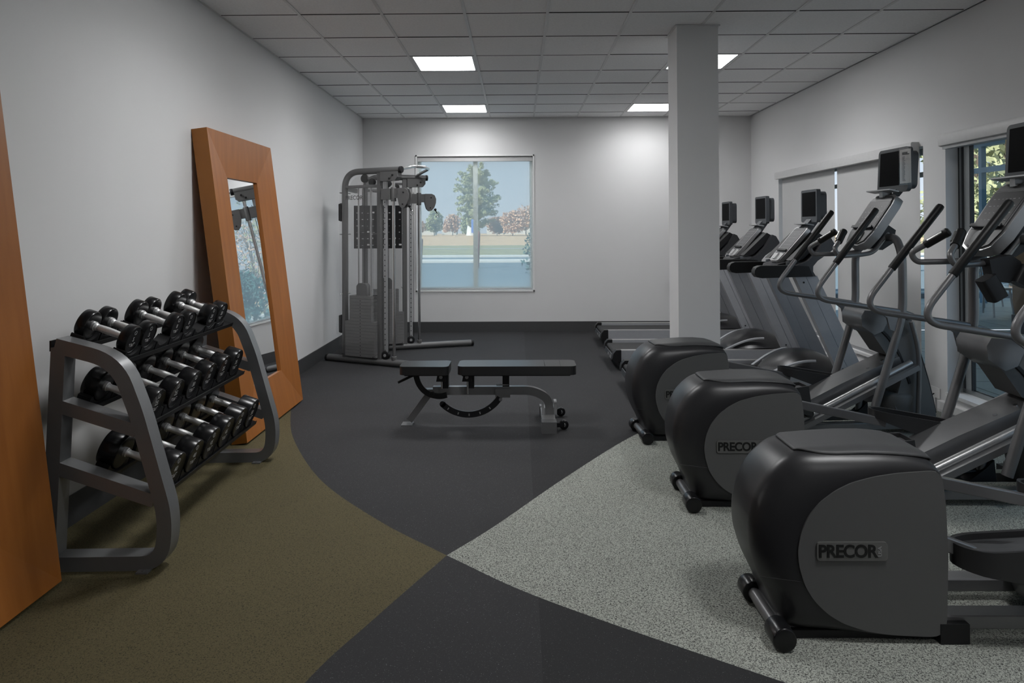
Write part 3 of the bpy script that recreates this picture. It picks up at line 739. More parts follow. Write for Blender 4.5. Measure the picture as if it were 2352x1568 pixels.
b.tube(fillet([(-1.235, 7.30, 2.10), (-1.18, 7.45, 2.125), (-1.17, 7.62, 2.15), (-1.06, 7.78, 2.155), (-1.05, 8.05, 2.155), (-1.15, 8.2, 2.13), (-1.26, 8.33, 2.085)], .05), .0165, seg=14); b.build('pull_up_bar', m_steel, cm)
b = MB(); b.bar([(-1.93, 7.60, 1.60), (-1.86, 8.08, 1.60)], .30, .04, (0, 0, 1)) if False else b.box(-1.93, -1.90, 7.55, 8.10, 1.88, 1.93, .006)
b.build('rear_brace', m_mach, cm)
pl_ = empty('pf', (0, 0, 0)); bpy.data.objects.remove(pl_)
b = MB(); b.box(-1.92, -1.36, 7.985, 7.995, 1.23, 1.73, .003); ib = b.build('instruction_board', m_blk, cm)
b = MB(); random.seed(3)
for i in range(9):
    for j in range(6):
        x = -1.89+.062*i; z = 1.64-.075*j
        b.box(x, x+random.uniform(.008, .03), 7.983, 7.985, z, z+random.choice((.003, .018, .008)))
b.build('instruction_figures', m_textw, ib, smooth=0)
# ------------------------------------------------------------------ elliptical trainers
body = [(.97, .640), (.92, .615), (.862, .56), (.82, .48), (.80, .39), (.803, .30), (.83, .21), (.868, .135), (.893, .075), (.90, .02), (1.20, .018), (1.458, .018), (1.464, .30), (1.455, .50), (1.448, .60), (1.42, .632), (1.35, .650), (1.25, .655), (1.10, .650)]
panl = [(1.44, .600), (1.29, .590), (1.21, .578), (1.13, .557), (1.075, .53), (1.02, .49), (.98, .442), (.953, .385), (.941, .32), (.946, .265), (.965, .20), (.997, .147), (1.045, .10), (1.10, .068), (1.18, .042), (1.26, .03), (1.43, .022), (1.455, .05), (1.462, .30), (1.455, .49)]
def resamp(poly, c, n=96):
    out = []
    P = [Vector((p[0]-c[0], p[1]-c[1])) for p in poly]
    for k in range(n):
        a = 2*PI*k/n; d = Vector((math.cos(a), math.sin(a))); best = 0
        for i in range(len(P)):
            p, q = P[i], P[(i+1) % len(P)]; e = q-p; den = d.x*e.y-d.y*e.x
            if abs(den) < 1e-9: continue
            t = (p.x*e.y-p.y*e.x)/den; u = (p.x*d.y-p.y*d.x)/den
            if -1e-6 <= u <= 1+1e-6 and t > best: best = t
        out.append((c[0]+d.x*best, c[1]+d.y*best))
    return out
def smoothpoly(poly, it=2):
    for _ in range(it):
        n = len(poly); poly = [((poly[i-1][0]+2*poly[i][0]+poly[(i+1) % n][0])/4, (poly[i-1][1]+2*poly[i][1]+poly[(i+1) % n][1])/4) for i in range(n)]
    return poly
CC = (1.22, .32)
bodyR = smoothpoly(resamp(body, CC, 128), 2); panR = smoothpoly(resamp(panl, CC, 128), 2)
HY = .177; YI = .09
def make_elliptical(pf=0., pn=0.):
    e = empty('elliptical_trainer')
    b = MB(); bm = b.bm; rings = []
    yy = []
    for k in range(9): th = k/8*PI/2; yy.append((YI+(HY-YI)*math.sin(th), 1-math.cos(th)))
    seq = [(-y, t) for y, t in yy[::-1]]+[(y, t) for y, t in yy]
    for y, t in seq: rings.append([bm.verts.new((bb[0]*(1-t)+pp[0]*t, y, bb[1]*(1-t)+pp[1]*t)) for bb, pp in zip(bodyR, panR)])
    N = len(bodyR)
    for A, B in zip(rings[:-1], rings[1:]):
        for j in range(N): bm.faces.new((A[j], A[(j+1) % N], B[(j+1) % N], B[j]))
    bm.faces.new(rings[0]); bm.faces.new(rings[-1][::-1])
    sh = b.build('flywheel_shell', m_dark, e, smooth=60)
    b = MB(); b.tube([(.818, -.165, .225), (.96, -HY-.0003, .212)], .0009, seg=5); b.cyl((.93, -.172, .215), (.93, -.160, .215), .006, seg=10); b.build('shell_seam', m_blk, sh)
    for sg in (-1, 1):
        b = MB(); pp = [(CC[0]+(p[0]-CC[0])*.992, CC[1]+(p[1]-CC[1])*.992) for p in panR]
        b.prism(pp, sg*(HY-.004), sg*(HY+.006), 'XZ', .004, 2); b.build('side_panel', m_panel, e, smooth=50)
    bo = rrect(.243, .064, .012, 5, 1.128, .322)
    rot = R(-1.5)
    bd = MB(); bd.prism(bo, -HY-.012, -HY-.004, 'XZ', .002, 2); bd = bd.build('badge', m_badge, e)
    text_obj('lettering', 'PRECOR', .060, (1.112, -HY-.0125, .321), (PI/2, 0, 0), m_text, bd, .001, .0018, .93, .95)
    text_obj('lettering_small', 'USA', .019, (1.222, -HY-.0125, .322), (PI/2, -PI/2, 0), m_silver, bd, .001, .0002)
    # top plate
    def ztop(x): 
        xs_ = [.95, .985, 1.10, 1.20, 1.30, 1.38, 1.425, 1.447]; zs = [.628, .643, .6505, .655, .654, .646, .632, .602]
        return float(np.interp(x, xs_, zs))
    def zpan(x): return float(np.interp(x, [.98, 1.02, 1.075, 1.13, 1.21, 1.29, 1.44], [.44, .49, .53, .557, .578, .59, .60]))
    def wid(x):
        return float(np.interp(x, [.972, .985, 1.01, 1.05, 1.10, 1.2, 1.3, 1.38, 1.42, 1.437, 1.446], [.085, .098, .112, .128, .137, .142, .148, .150, .146, .135, .10]))
    rows = []
    for x in np.linspace(.968, 1.446, 40):
        w_ = wid(x); row = []
        for y in np.linspace(-w_, w_, 25):
            z = ztop(x)
            if abs(y) > YI: z -= (z-zpan(x))*(1-math.sqrt(max(0, 1-((abs(y)-YI)/(HY-YI))**2)))
            row.append((x, y, z+.0055))
        rows.append(row)
    b = MB(); b.grid(rows)
    tp = b.build('top_cover', m_cap, e, smooth=60)
    so = tp.modifiers.new('thickness', 'SOLIDIFY'); so.thickness = .007; so.offset = -1
    # rear transport roller
    b = MB(); b.cyl((.878, -.215, .042), (.878, .135, .042), .022, seg=18); b.box(.87, .96, -.13, .11, .012, .06, .006); rl = b.build('roller_axle', m_tr, e)
    for ya, yb2 in ((-.235, -.145), (.075, .150)):
        b = MB(); b.cyl((.878, ya, .042), (.878, yb2, .042), .041, bev=.006); b.build('rubber_end', m_rub, e)
    b = MB(); b.box(.93, 1.45, -.15, .15, .004, .03, .004); b.box(1.43, 1.53, -.185, .185, .002, .07, .026, seg=4); b.build('base_foot', m_blk, e)
    # floor beams
    b = MB(); 
    for y in (-.125, .125): b.bar([(1.44, y, .062), (2.88, y, .062)], .07, .048, (0, 0, 1))
    b.build('base_beam', m_tr, e)
    b = MB(); b.bar([(2.86, -.33, .045), (2.86, .33, .045)], .08, .06, (0, 0, 1)); b.build('front_stabiliser', m_tr, e)
    b = MB(); b.box(2.80, 2.92, -.36, -.28, 0, .05, .008); b.box(2.80, 2.92, .28, .36, 0, .05, .008); b.build('levelling_foot', m_blk, e)
    # ramp
    b = MB(); sl_ = math.atan2(.43, .90)
    ux, uz = math.cos(sl_), math.sin(sl_)
    def RP(l, n_): return (1.86+ux*l-uz*n_, .085+uz*l+ux*n_)
    b.prism([RP(0, -.05), RP(.98, -.05), RP(.98, .035), RP(.50, .055), RP(0, .055)], -.105, .105, 'XZ', .004); b.build('ramp_cover', m_tr, e)
    for l in (.74, .86): b = MB(); b.cyl((RP(l, .036)[0], -.06, RP(l, .036)[1]), (RP(l, .050)[0], -.06, RP(l, .050)[1]), .011, seg=12); b.build('ramp_bolt', m_steel, e)
    for sg in (-1, 1):
        b = MB(); ya, yb2 = sorted((sg*.115, sg*.225)); b.prism([RP(0, -.06), RP(1.0, -.06), RP(1.0, -.025), RP(0, -.025)], ya, yb2, 'XZ', .003)
        rt = b.build('ramp_track', m_tr, e)
        b = MB(); p0, p1 = RP(.01, -.012), RP(.99, -.012); b.tube([(p0[0], sg*.165, p0[1]), (p1[0], sg*.165, p1[1])], .022, seg=16); b.build('track_rail', m_trl, rt)
    b = MB(); b.tube([(2.50, .0, .36), (2.47, 0, .12)], .022, seg=14); b.build('lift_strut', m_tr, e)
    b = MB(); b.prism([(2.38, .085), (2.53, .085), (2.52, .20), (2.48, .16)], -.035, .035, 'XZ', .003); b.tube([(2.44, 0, .13), (2.15, 0, .11)], .010, seg=10); b.build('strut_bracket', m_blk, e)
    # front tower
    b = MB(); b.prism(smoothpoly([(2.62, .55), (2.53, .68), (2.45, .75), (2.455, .83), (2.56, .865), (2.70, .845), (2.80, .80), (2.86, .58), (2.93, .35), (2.98, .15), (2.985, .08), (2.70, .08), (2.68, .2), (2.735, .38), (2.75, .50)], 0), -.10, .10, 'XZ', .02, 3); b.build('tower_shroud', m_panel, e, smooth=50)
    b = MB(); b.bar(fillet([(2.80, 0, .805), (2.865, 0, .58), (2.935, 0, .35), (2.985, 0, .13)], .1), .20, .012, (1, 0, .3)); b.build('tower_edge', m_blk, e)
    b = MB(); b.bar(fillet([(2.53, 0, .76), (2.62, 0, .69), (2.72, 0, .55), (2.79, 0, .34)], .1), .214, .022, (1, 0, .6)); b.build('tower_stripe', m_blk, e)
    b = MB(); b.lathe((2.74, 0, .085), (0, 0, 1), [(0, .085), (.10, .115), (.16, .125), (.185, .11), (.19, 0)], 30); b.build('tower_cup', m_panel, e, smooth=60)
    b = MB(); b.prism([(2.432, .750), (2.425, .82), (2.45, .862), (2.60, .850), (2.63, .81), (2.585, .715), (2.52, .690)], -.125, .125, 'XZ', .030, 4); b.build('tower_head', m_silver if False else m_tr, e, smooth=60)
    b = MB(); b.tube(fillet([(2.78, -.14, .78), (2.83, -.14, .60), (2.835, -.14, .40), (2.82, -.14, .08)], .15), .016, seg=12); b.build('side_link', m_tr, e)
    # uprights, one each side
    for sg in (-1, 1):
        zl = .33 if sg > 0 else .20
        P = [(2.66, sg*.04, 1.37), (2.655, sg*.17, 1.37), (2.625, sg*.28, 1.25), (2.625, sg*.28, .86), (2.565, sg*.28, .66), ((2.45 if sg > 0 else 2.42), sg*.27, zl)]
        b = MB(); b.tube(fillet(P, [0, .1, .14, .16, .12, 0], 8), .027, seg=18); b.build('upright_tube', m_tr, e)
        b = MB(); b.tube(fillet([(2.44, sg*.28, 1.558), (2.158, sg*.28, 1.203), (1.975, sg*.28, .968), (2.62, sg*.28, .868), (2.70, sg*.27, .84)], [0, 0, .15, .02, 0], 12), .0175, seg=16); ar = b.build('moving_arm', m_tr, e)
        b = MB(); d_ = Vector((.282, 0, .355)).normalized(); p0 = Vector((2.155, sg*.28, 1.199)); p1 = Vector((2.448, sg*.28, 1.568))
        b.lathe(p0, (p1-p0), [(0, .0205), (.004, .0225), ((p1-p0).length-.02, .0225), ((p1-p0).length-.006, .019), ((p1-p0).length, .008), ((p1-p0).length+.001, 0)], 20); b.build('grip', m_grip, ar)
        b = MB(); b.prism([(2.40, .912), (2.58, .885), (2.62, .80), (2.58, .73), (2.53, .75), (2.51, .83)], sg*.28-.008, sg*.28+.008, 'XZ', .003); b.cyl((2.66, sg*.20, .835), (2.66, sg*.30, .835), .026, bev=.008); b.build('pivot_gusset', m_tr, ar)
        # pedal
        ph = pf if sg > 0 else pn
        if sg > 0:
            prof = [(1.965, .398), (1.972, .422), (2.10, .405), (2.30, .372), (2.45, .345), (2.478, .332), (2.515, .215), (2.46, .195), (2.25, .275), (2.02, .362)]
            wh_ = (2.505, .232); fr = (2.00, 2.43); zt = lambda x: .40-(x-2.0)*.145
        else:
            prof = [(1.42, .285), (1.43, .360), (1.55, .352), (1.80, .362), (1.96, .375), (1.99, .36), (2.02, .20), (1.96, .165), (1.80, .245), (1.55, .262)]
            wh_ = (2.01, .185); fr = (1.46, 1.95); zt = lambda x: .325+(x-1.46)*.04
        prof = [(x+ph, z+ph*.47) for x, z in prof]
        yc = sg*.175; xr = prof[0][0]; xf = prof[-2][0] if sg > 0 else prof[6][0]
        if sg > 0: top = lambda x: np.interp(x-ph, [1.965, 2.05, 2.30, 2.478], [.425, .412, .372, .332])+ph*.47; bot = lambda x: np.interp(x-ph, [1.965, 2.02, 2.25, 2.46, 2.5], [.385, .362, .275, .195, .195])+ph*.47; X0, X1 = 1.965+ph, 2.485+ph
        else: top = lambda x: np.interp(x-ph, [1.42, 1.55, 1.80, 1.99], [.350, .345, .358, .372])+ph*.47; bot = lambda x: np.interp(x-ph, [1.42, 1.55, 1.80, 1.96], [.285, .262, .235, .165])+ph*.47; X0, X1 = 1.478+ph, 1.98+ph
        def outl(d):
            o = []
            for k in range(13):
                a = PI/2+PI*k/12; o.append((X0+.12+(.12-d)*math.cos(a)*1.0, (.082-d)*math.sin(a)))
            o = [(X1-d*.4, (.070-d)), (X1-.10, .082-d)]+o+[(X1-.10, -.082+d), (X1-d*.4, -.070+d)]
            return o
        b = MB(); bm = b.bm; O, I = outl(0), outl(.013); n = len(O)
        inset = .030 if sg > 0 else .022
        fx = lambda z: 0
        A0 = [bm.verts.new((x+((.028 if x > X1-.02 else 0)), yc+y, bot(x))) for x, y in O]; A1 = [bm.verts.new((x, yc+y, top(x))) for x, y in O]
        B1 = [bm.verts.new((x, yc+y, top(x)-.001)) for x, y in I]; B0 = [bm.verts.new((x, yc+y, top(x)-inset)) for x, y in I]
        for P_, Q_ in ((A0, A1), (A1, B1), (B1, B0)):
            for j in range(n): bm.faces.new((P_[j], P_[(j+1) % n], Q_[(j+1) % n], Q_[j]))
        bm.faces.new(B0); bm.faces.new(A0[::-1])
        pd = b.build('pedal', m_ped, e, smooth=35)
        b = MB(); Mt = outl(.022); b.bm.faces.new([b.bm.verts.new((x, yc+y, top(x)-inset+.002)) for x, y in Mt])
        b.build('foot_mat', m_cap, pd, smooth=0)
        b = MB(); b.cyl((wh_[0]+ph, sg*.12, wh_[1]+ph*.47-.012), (wh_[0]+ph, sg*.20, wh_[1]+ph*.47-.012), .030, bev=.005); b.build('pedal_roller', m_rub, pd)
        b = MB()
        if sg > 0: b.bar([(1.40, .15, .485), (2.04+ph, .15, .350+ph*.47)], .03, .046, (0, 0, 1))
        else: b.bar([(1.40, -.16, .36), (1.60+ph, -.17, .29)], .03, .05, (0, 0, 1))
        b.build('link_bar', m_tr, e)
    # static handlebars and console
    for sg in (-1, 1):
        P = [(2.345, sg*.052, 1.414), (2.262, sg*.131, 1.340), (2.205, sg*.175, 1.295), (2.235, sg*.17, 1.243), (2.407, sg*.125, 1.248), (2.54, sg*.09, 1.262), (2.665, sg*.06, 1.40)]
        b = MB(); b.tube(fillet(P, [0, .02, .05, .05, .05, .06, 0], 7), .016, seg=16); hb = b.build('fixed_handlebar', m_tr, e)
        p0, p1 = Vector((2.262, sg*.131, 1.340)), Vector((2.348, sg*.050, 1.417))
        b = MB(); L = (p1-p0).length; b.lathe(p0, p1-p0, [(0, .022), (.006, .0235), (L-.03, .0235), (L-.028, .025), (L-.008, .025), (L, .018), (L+.001, 0)], 20); g = b.build('heart_rate_grip', m_grip, hb)
        b = MB(); b.tube([p0.lerp(p1, .15)+Vector((-.014, sg*-.012, .013)), p0.lerp(p1, .75)+Vector((-.014, sg*-.012, .013))], .0085, seg=8); b.build('sensor_plate', m_steel, g)
    b = MB(); b.prism([(2.50, 1.30), (2.62, 1.28), (2.70, 1.33), (2.72, 1.42), (2.60, 1.50)], -.07, .07, 'XZ', .015, 3); b.build('console_neck', m_blk, e)
    p0, p1 = Vector((2.445, 0, 1.325)), Vector((2.69, 0, 1.675)); u = (p1-p0).normalized(); nn = Vector((-u.z, 0, u.x)); L = (p1-p0).length
    rotc = Matrix(((u.x, 0, nn.x), (0, 1, 0), (u.z, 0, nn.z)))   # columns: along, y, out
    def CM(parent, bb, name, m_, smooth=50):
        for v in bb.bm.verts: v.co = p0+rotc@v.co
        return bb.build(name, m_, parent, smooth)
    b = MB(); o = [(-.01, -.06), (.015, -.115), (.10, -.145), (L-.08, -.15), (L-.02, -.135), (L, -.10), (L, .10), (L-.02, .135), (L-.08, .15), (.10, .145), (.015, .115), (-.01, .06)]
    b.prism(o, -.065, -.004, 'XY', .018, 3); cs = CM(e, b, 'console_body', m_cons)
    b = MB(); o2 = [(x*.94+.012, y*.88) for x, y in o]; b.prism(o2, -.006, .004, 'XY', .003, 1); CM(cs, b, 'console_face', m_face)
    b = MB(); b.prism([(.12, -.118), (L-.055, -.125), (L-.055, .125), (.12, .118)], .003, .0055, 'XY'); CM(cs, b, 'display', m_blk, 0)
    b = MB(); b.box(.125, .15, -.10, .10, .006, .022, .004); b.box(.128, .147, -.12, .12, .018, .024, .002); CM(cs, b, 'reading_ledge', m_blk)
    b = MB(); b.prism(rrect(.10, .11, .03, 5, .058, 0), .003, .012, 'XY', .004); b.box(.04, .075, -.02, .02, .012, .014); CM(cs, b, 'keypad', m_silver)
    b = MB(); random.seed(7)
    for i in range(4):
        for j in range(7):
            x = .18+.045*i; y = -.10+.03*j; b.box(x, x+.004, y, y+random.uniform(.008, .02), .0055, .0062)
    b.box(L-.062, L-.060, -.125, .125, .0055, .0065); CM(cs, b, 'panel_print', m_print, 0)
    # screen
    b = MB(); b.prism([(2.70, 1.655), (2.76, 1.66), (2.83, 1.74), (2.80, 1.76), (2.72, 1.70)], -.05, .05, 'XZ', .008); b.build('screen_bracket', m_blk, e)
    b = MB(); b.box(2.655, 2.72, -.02, .02, 1.655, 1.70, .003); b.box(2.63, 2.70, -.14, .14, 1.695, 1.703, .002, Matrix.Rotation(R(12), 3, 'Y')); b.build('screen_ledge', m_silver, e)
    tilt = Matrix.Rotation(R(3), 3, 'Y')
    def TM(bb):
        for v in bb.bm.verts: v.co = Vector((2.745, 0, 1.85))+tilt@v.co
        return bb
    b = MB(); b.prism(rrect(.35, .315, .03, 5), 0, .03, 'YZ', .006, 2); b.prism(rrect(.31, .27, .04, 5), .03, .085, 'YZ', .02, 2); tv = TM(b).build('screen_housing', m_bezel, e)
    b = MB(); b.prism(rrect(.30, .245, .004, 2, 0, .012), -.0015, .002, 'YZ'); TM(b).build('screen', m_screen, tv, 0)
    return e
e2 = make_elliptical(); e2.location = (0, 3.715, 0)
tag(e2, 'middle one of the three elliptical trainers, with a black bottle holder on its bar', 'elliptical trainer', 'elliptical trainers in a row on the right')
e1 = copy_tree(e2); e1.location = (-.039, 4.748, 0); e1.rotation_euler = (0, 0, R(4.66))
e1['label'] = 'farthest elliptical trainer, beside the column, with a printed card on its screen'
e3 = copy_tree(e2); e3.location = (.015, 2.572, 0)
e3['label'] = 'nearest elliptical trainer at lower right with its large black and grey flywheel housing'
# bottle holder on the middle trainer, card on the far trainer
bh = empty('bottle_holder', (2.50, 3.58, 1.25)); tag(bh, 'black plastic double bottle holder hanging from the middle elliptical handlebar', 'bottle holder')
b = MB(); b.prism([(-.09, .02), (.02, .045), (.07, .01), (.08, -.04), (.01, -.10), (-.07, -.09)], -.04, .03, 'XZ', .006); b.build('bracket', m_blk, bh)
ry = Matrix.Rotation(R(28), 3, 'Y')
for (cx, cz, hw, hh) in ((-.075, -.125, .042, .062), (.085, -.065, .043, .050)):
    b = MB(); o = rrect(2*hw, 2*hw*.9, .015, 4); b.prism(o, -hh, hh, 'XY', .006)
    fm = ry if cx > 0 else Matrix.Rotation(R(-30), 3, 'Y')
    for v in b.bm.verts: v.co = Vector((cx, -.03, cz))+fm@v.co
    top = max(b.bm.faces, key=lambda q: q.calc_center_median().z); b.build('cup', m_blk, bh)
pc = empty('instruction_card', (2.742, 4.775, 1.78), R(4.66)); tag(pc, 'narrow white printed card in a clear sleeve on the farthest elliptical screen', 'card')
b = MB(); b.box(-.012, -.010, -.075, .055, -.02, .24); b.build('clear_sleeve', m_clear, pc, smooth=0)
b = MB(); b.box(-.0095, -.0085, -.07, .05, -.008, .228); b.build('paper', m_paper, pc, smooth=0)
b = MB(); random.seed(9)
b.box(-.0115, -.0097, -.035, .02, .196, .208); b.box(-.0115, -.0097, -.055, .02, .19, .1955)
for k in range(20): b.box(-.0115, -.0097, .02-random.uniform(.018, .034), .02, .176-.0088*k, .1785-.0088*k)
b.build('card_print', m_text, pc, smooth=0)
pc.location = (2.72-.02, 4.81, 1.755)
# ------------------------------------------------------------------ treadmills
def make_treadmill():
    t = empty('treadmill')
    HW = .37
    for sg in (-1, 1):
        y0, y1 = sorted((sg*.295, sg*HW))
        b = MB(); b.prism([(y0, .10), (y1, .10), (y1, .195), (y1-.008*sg if sg > 0 else y1, .205), (y0, .205)], 1.03, 2.94, 'YZ', .004); rl = b.build('side_rail', m_treadc, t)
        b = MB(); b.box(1.03, 2.62, y0+.003, y1-.003, .2045, .209, .002); b.build('foot_strip', m_trl, rl)
        b = MB(); b.prism([(.945, .12), (.955, .175), (.985, .21), (1.035, .212), (1.035, .095), (.97, .095)], y0-.004, y1+.004, 'XZ', .008); b.build('rear_cap', m_blk, t)
        # strut
        b = MB(); ya, yb2 = sorted((sg*.305, sg*.375))
        b.prism([(2.305, 1.04), (2.395, 1.04), (2.80, .13), (2.71, .13)], ya, yb2, 'XZ', .006); st = b.build('upright', m_treadc, t)
        b = MB(); ya, yb2 = sorted((sg*.315, sg*.368)); b.prism([(2.40, 1.04), (2.495, 1.04), (2.93, .13), (2.805, .13)], ya, yb2, 'XZ', .006); b.build('upright_cover', m_treadc, t)
        b = MB(); b.cyl((2.70, sg*.378, .26), (2.70, sg*.36, .26), .008, seg=10); b.cyl((2.38, sg*.378, .985), (2.38, sg*.36, .985), .008, seg=10); b.build('cover_bolt', m_blk, st)
        ya, yb2 = sorted((sg*.30, sg*.385))
        b = MB(); q = [(1.965, 1.055)]+[(2.015-.05*math.cos(a), 1.075+.05*math.sin(a)) for a in np.linspace(-1.2, 1.5, 9)]
        b.prism([(2.03, 1.022), (1.99, 1.03), (1.97, 1.055), (1.97, 1.085), (1.985, 1.112), (2.02, 1.126), (2.30, 1.128), (2.42, 1.12), (2.455, 1.035)], ya, yb2, 'XZ', .016, 3); b.build('handrail', m_grip, t)
    b = MB(); b.box(.99, 2.45, -.30, .30, .165, .178, .004); b.build('belt', m_belt, t)
    b = MB(); b.tube([(.995, -.29, .155), (.995, .29, .155)], .024, seg=16); b.build('rear_roller', m_belt, t)
    b = MB(); b.prism([(.945, .10), (.955, .145), (.965, .145), (.985, .10)], -.30, .30, 'XZ', .003); cb = b.build('rear_crossbar', m_bezel, t)
    b = MB(); b.quad((.9445, -.25, .105), (.9445, -.12, .105), (.952, -.12, .138), (.952, -.25, .138)); b.quad((.9445, -.08, .108), (.9445, .02, .108), (.951, .02, .135), (.951, -.08, .135)); b.build('warning_label', m_trl, cb, 0)
    b = MB(); b.box(1.05, 2.55, -.28, .28, .06, .16, .01); b.build('deck', m_blk, t)
    b = MB()
    for x in (1.10, 2.8):
        for y in (-.27, .27): b.cyl((x, y, 0), (x, y, .062), .028, bev=.005)
    b.build('levelling_foot', m_blk, t)
    # motor hood: domed, with silver arc trims
    rows = []
    for a in np.linspace(0, 1, 22):
        x = 2.14+.62*a; row = []
        for q in np.linspace(-1, 1, 21):
            w_ = .33*math.sqrt(max(0, 1-(2*a-1.1)**2*.80)); z = .17+.20*math.sin(PI*min(1, a*.80+.04))**.8*(1-abs(q)**2.4*.75)
            row.append((x, q*w_, z))
        rows.append(row)
    b = MB(); b.grid(rows); hd = b.build('motor_hood', m_dark, t, smooth=70)
    b = MB(); b.box(2.30, 2.92, -.29, .29, .04, .20, .02); b.build('motor_case', m_blk, t)
    for sg in (-1, 1):
        b = MB(); b.sweep([(2.14+.36*k/12, sg*(.20+.12*k/12), .185+.135*math.sin(PI/2*k/12)) for k in range(13)], [(-.006, -.02), (.006, -.02), (.006, .02), (-.006, .02)], up=(0, 1, 0)); b.build('hood_trim', m_treadc, hd)
    # dashboard
    b = MB(); b.prism([(2.20, 1.035), (2.47, 1.035), (2.46, 1.10), (2.52, 1.17), (2.63, 1.25), (2.645, 1.30), (2.60, 1.37), (2.56, 1.40), (2.50, 1.34), (2.33, 1.15), (2.24, 1.125)], -.17, .17, 'XZ', .012, 2); b.prism([(2.30, 1.035), (2.485, 1.035), (2.460, 1.075), (2.462, 1.12), (2.50, 1.165), (2.60, 1.235), (2.640, 1.27), (2.645, 1.30), (2.61, 1.36), (2.575, 1.375), (2.50, 1.25), (2.42, 1.165), (2.32, 1.125)], -.372, .372, 'XZ', .012, 2); ds = b.build('dashboard', m_dark, t, smooth=50)
    for sg in (-1, 1):
        ya, yb2 = sorted((sg*.20, sg*.31)); b = MB(); b.prism([(2.30, 1.165), (2.40, 1.175), (2.60, 1.36), (2.54, 1.395)], ya, yb2, 'XZ', .006); b.build('storage_bin', m_blk, ds)
        b = MB(); b.lathe((2.36, sg*.24, 1.11), (0, 0, 1), [(0, .07), (.04, .072), (.045, .06), (.042, 0)], 24); b.build('cup_holder', m_bezel, ds)
    p0, p1 = Vector((2.275, 0, 1.14)), Vector((2.535, 0, 1.445)); u = (p1-p0).normalized(); nn = Vector((-u.z, 0, u.x)); L = (p1-p0).length
    rotc = Matrix(((u.x, 0, nn.x), (0, 1, 0), (u.z, 0, nn.z)))
    def CM(parent, bb, name, m_, smooth=50):
        for v in bb.bm.verts: v.co = p0+rotc@v.co
        return bb.build(name, m_, parent, smooth)
    o = [(0, -.07), (.03, -.115), (.10, -.13), (L-.02, -.14), (L, -.11), (L, .11), (L-.02, .14), (.10, .13), (.03, .115), (0, .07)]
    b = MB(); b.prism(o, -.025, .010, 'XY', .008, 2); cs = CM(t, b, 'console_body', m_trl)
    b = MB(); b.prism([(x*.92+.016, y*.86) for x, y in o], .006, .0125, 'XY', .002, 1); CM(cs, b, 'console_face', m_face)
    b = MB(); b.box(.115, .135, -.09, .09, .013, .026, .003); b.box(.118, .132, -.11, .11, .022, .028, .002); CM(cs, b, 'reading_ledge', m_blk)
    b = MB(); b.prism([(.005, -.07), (.02, -.10), (.085, -.11), (.095, -.03), (.075, .0), (.09, .11), (.02, .10), (.005, .07)], .010, .018, 'XY', .003); b.box(.02, .08, -.02, .03, .018, .03, .004); CM(cs, b, 'keypad', m_trl)
    b = MB(); random.seed(5)
    for i in range(5):
        for j in range(6):
            x = .15+.04*i; y = -.09+.032*j; b.box(x, x+.004, y, y+random.uniform(.008, .02), .0125, .0132)
    b.box(L-.062, L-.059, -.115, .115, .0125, .0135); CM(cs, b, 'panel_print', m_print, 0)
    b = MB(); b.prism([(2.50, 1.42), (2.58, 1.40), (2.68, 1.54), (2.62, 1.56)], -.05, .05, 'XZ', .008); b.build('screen_bracket', m_bezel, t)
    b = MB(); b.box(2.50, 2.58, -.12, .12, 1.468, 1.476, .002, Matrix.Rotation(R(10), 3, 'Y')); b.build('screen_ledge', m_silver, t)
    b = MB(); b.prism(rrect(.33, .29, .022, 5), 0, .035, 'YZ', .006, 2); b.prism(rrect(.29, .25, .04, 5), .035, .095, 'YZ', .02, 2)
    for v in b.bm.verts: v.co += Vector((2.585, 0, 1.635))
    tv = b.build('screen_housing', m_bezel, t)
    b = MB(); b.prism(rrect(.28, .215, .004, 2, 0, .015), -.0015, .002, 'YZ')
    for v in b.bm.verts: v.co += Vector((2.585, 0, 1.635))
    b.build('screen', m_screen, tv, 0)
    return t
t3 = make_treadmill(); t3.location = (0, 6.14, 0); tag(t3, 'nearest treadmill, right behind the farthest elliptical trainer', 'treadmill', 'treadmills by the right wall')
t2 = copy_tree(t3); t2.location = (0, 7.36, 0); t2['label'] = 'middle treadmill of the three by the right wall'
t1 = copy_tree(t3); t1.location = (.05, 8.76, 0); t1['label'] = 'farthest treadmill, along the back wall and mostly hidden by the column'
# outlet and cord by the right wall
ob = MB(); ob.box(XR-.006, XR, 5.40, 5.52, .10, .18, .002); ob = tag(ob.build('wall_outlet', m_white), 'small wall outlet low on the right wall below the window edge', 'outlet')
ob = MB(); ob.tube(fillet([(3.27, 5.46, .13), (3.20, 5.44, .10), (3.12, 5.40, .008), (3.02, 5.30, .008), (2.98, 5.12, .008)], .08), .005, seg=8); tag(ob.build('power_cord', m_blk), 'black power cord from the outlet to the elliptical trainers', 'cord')
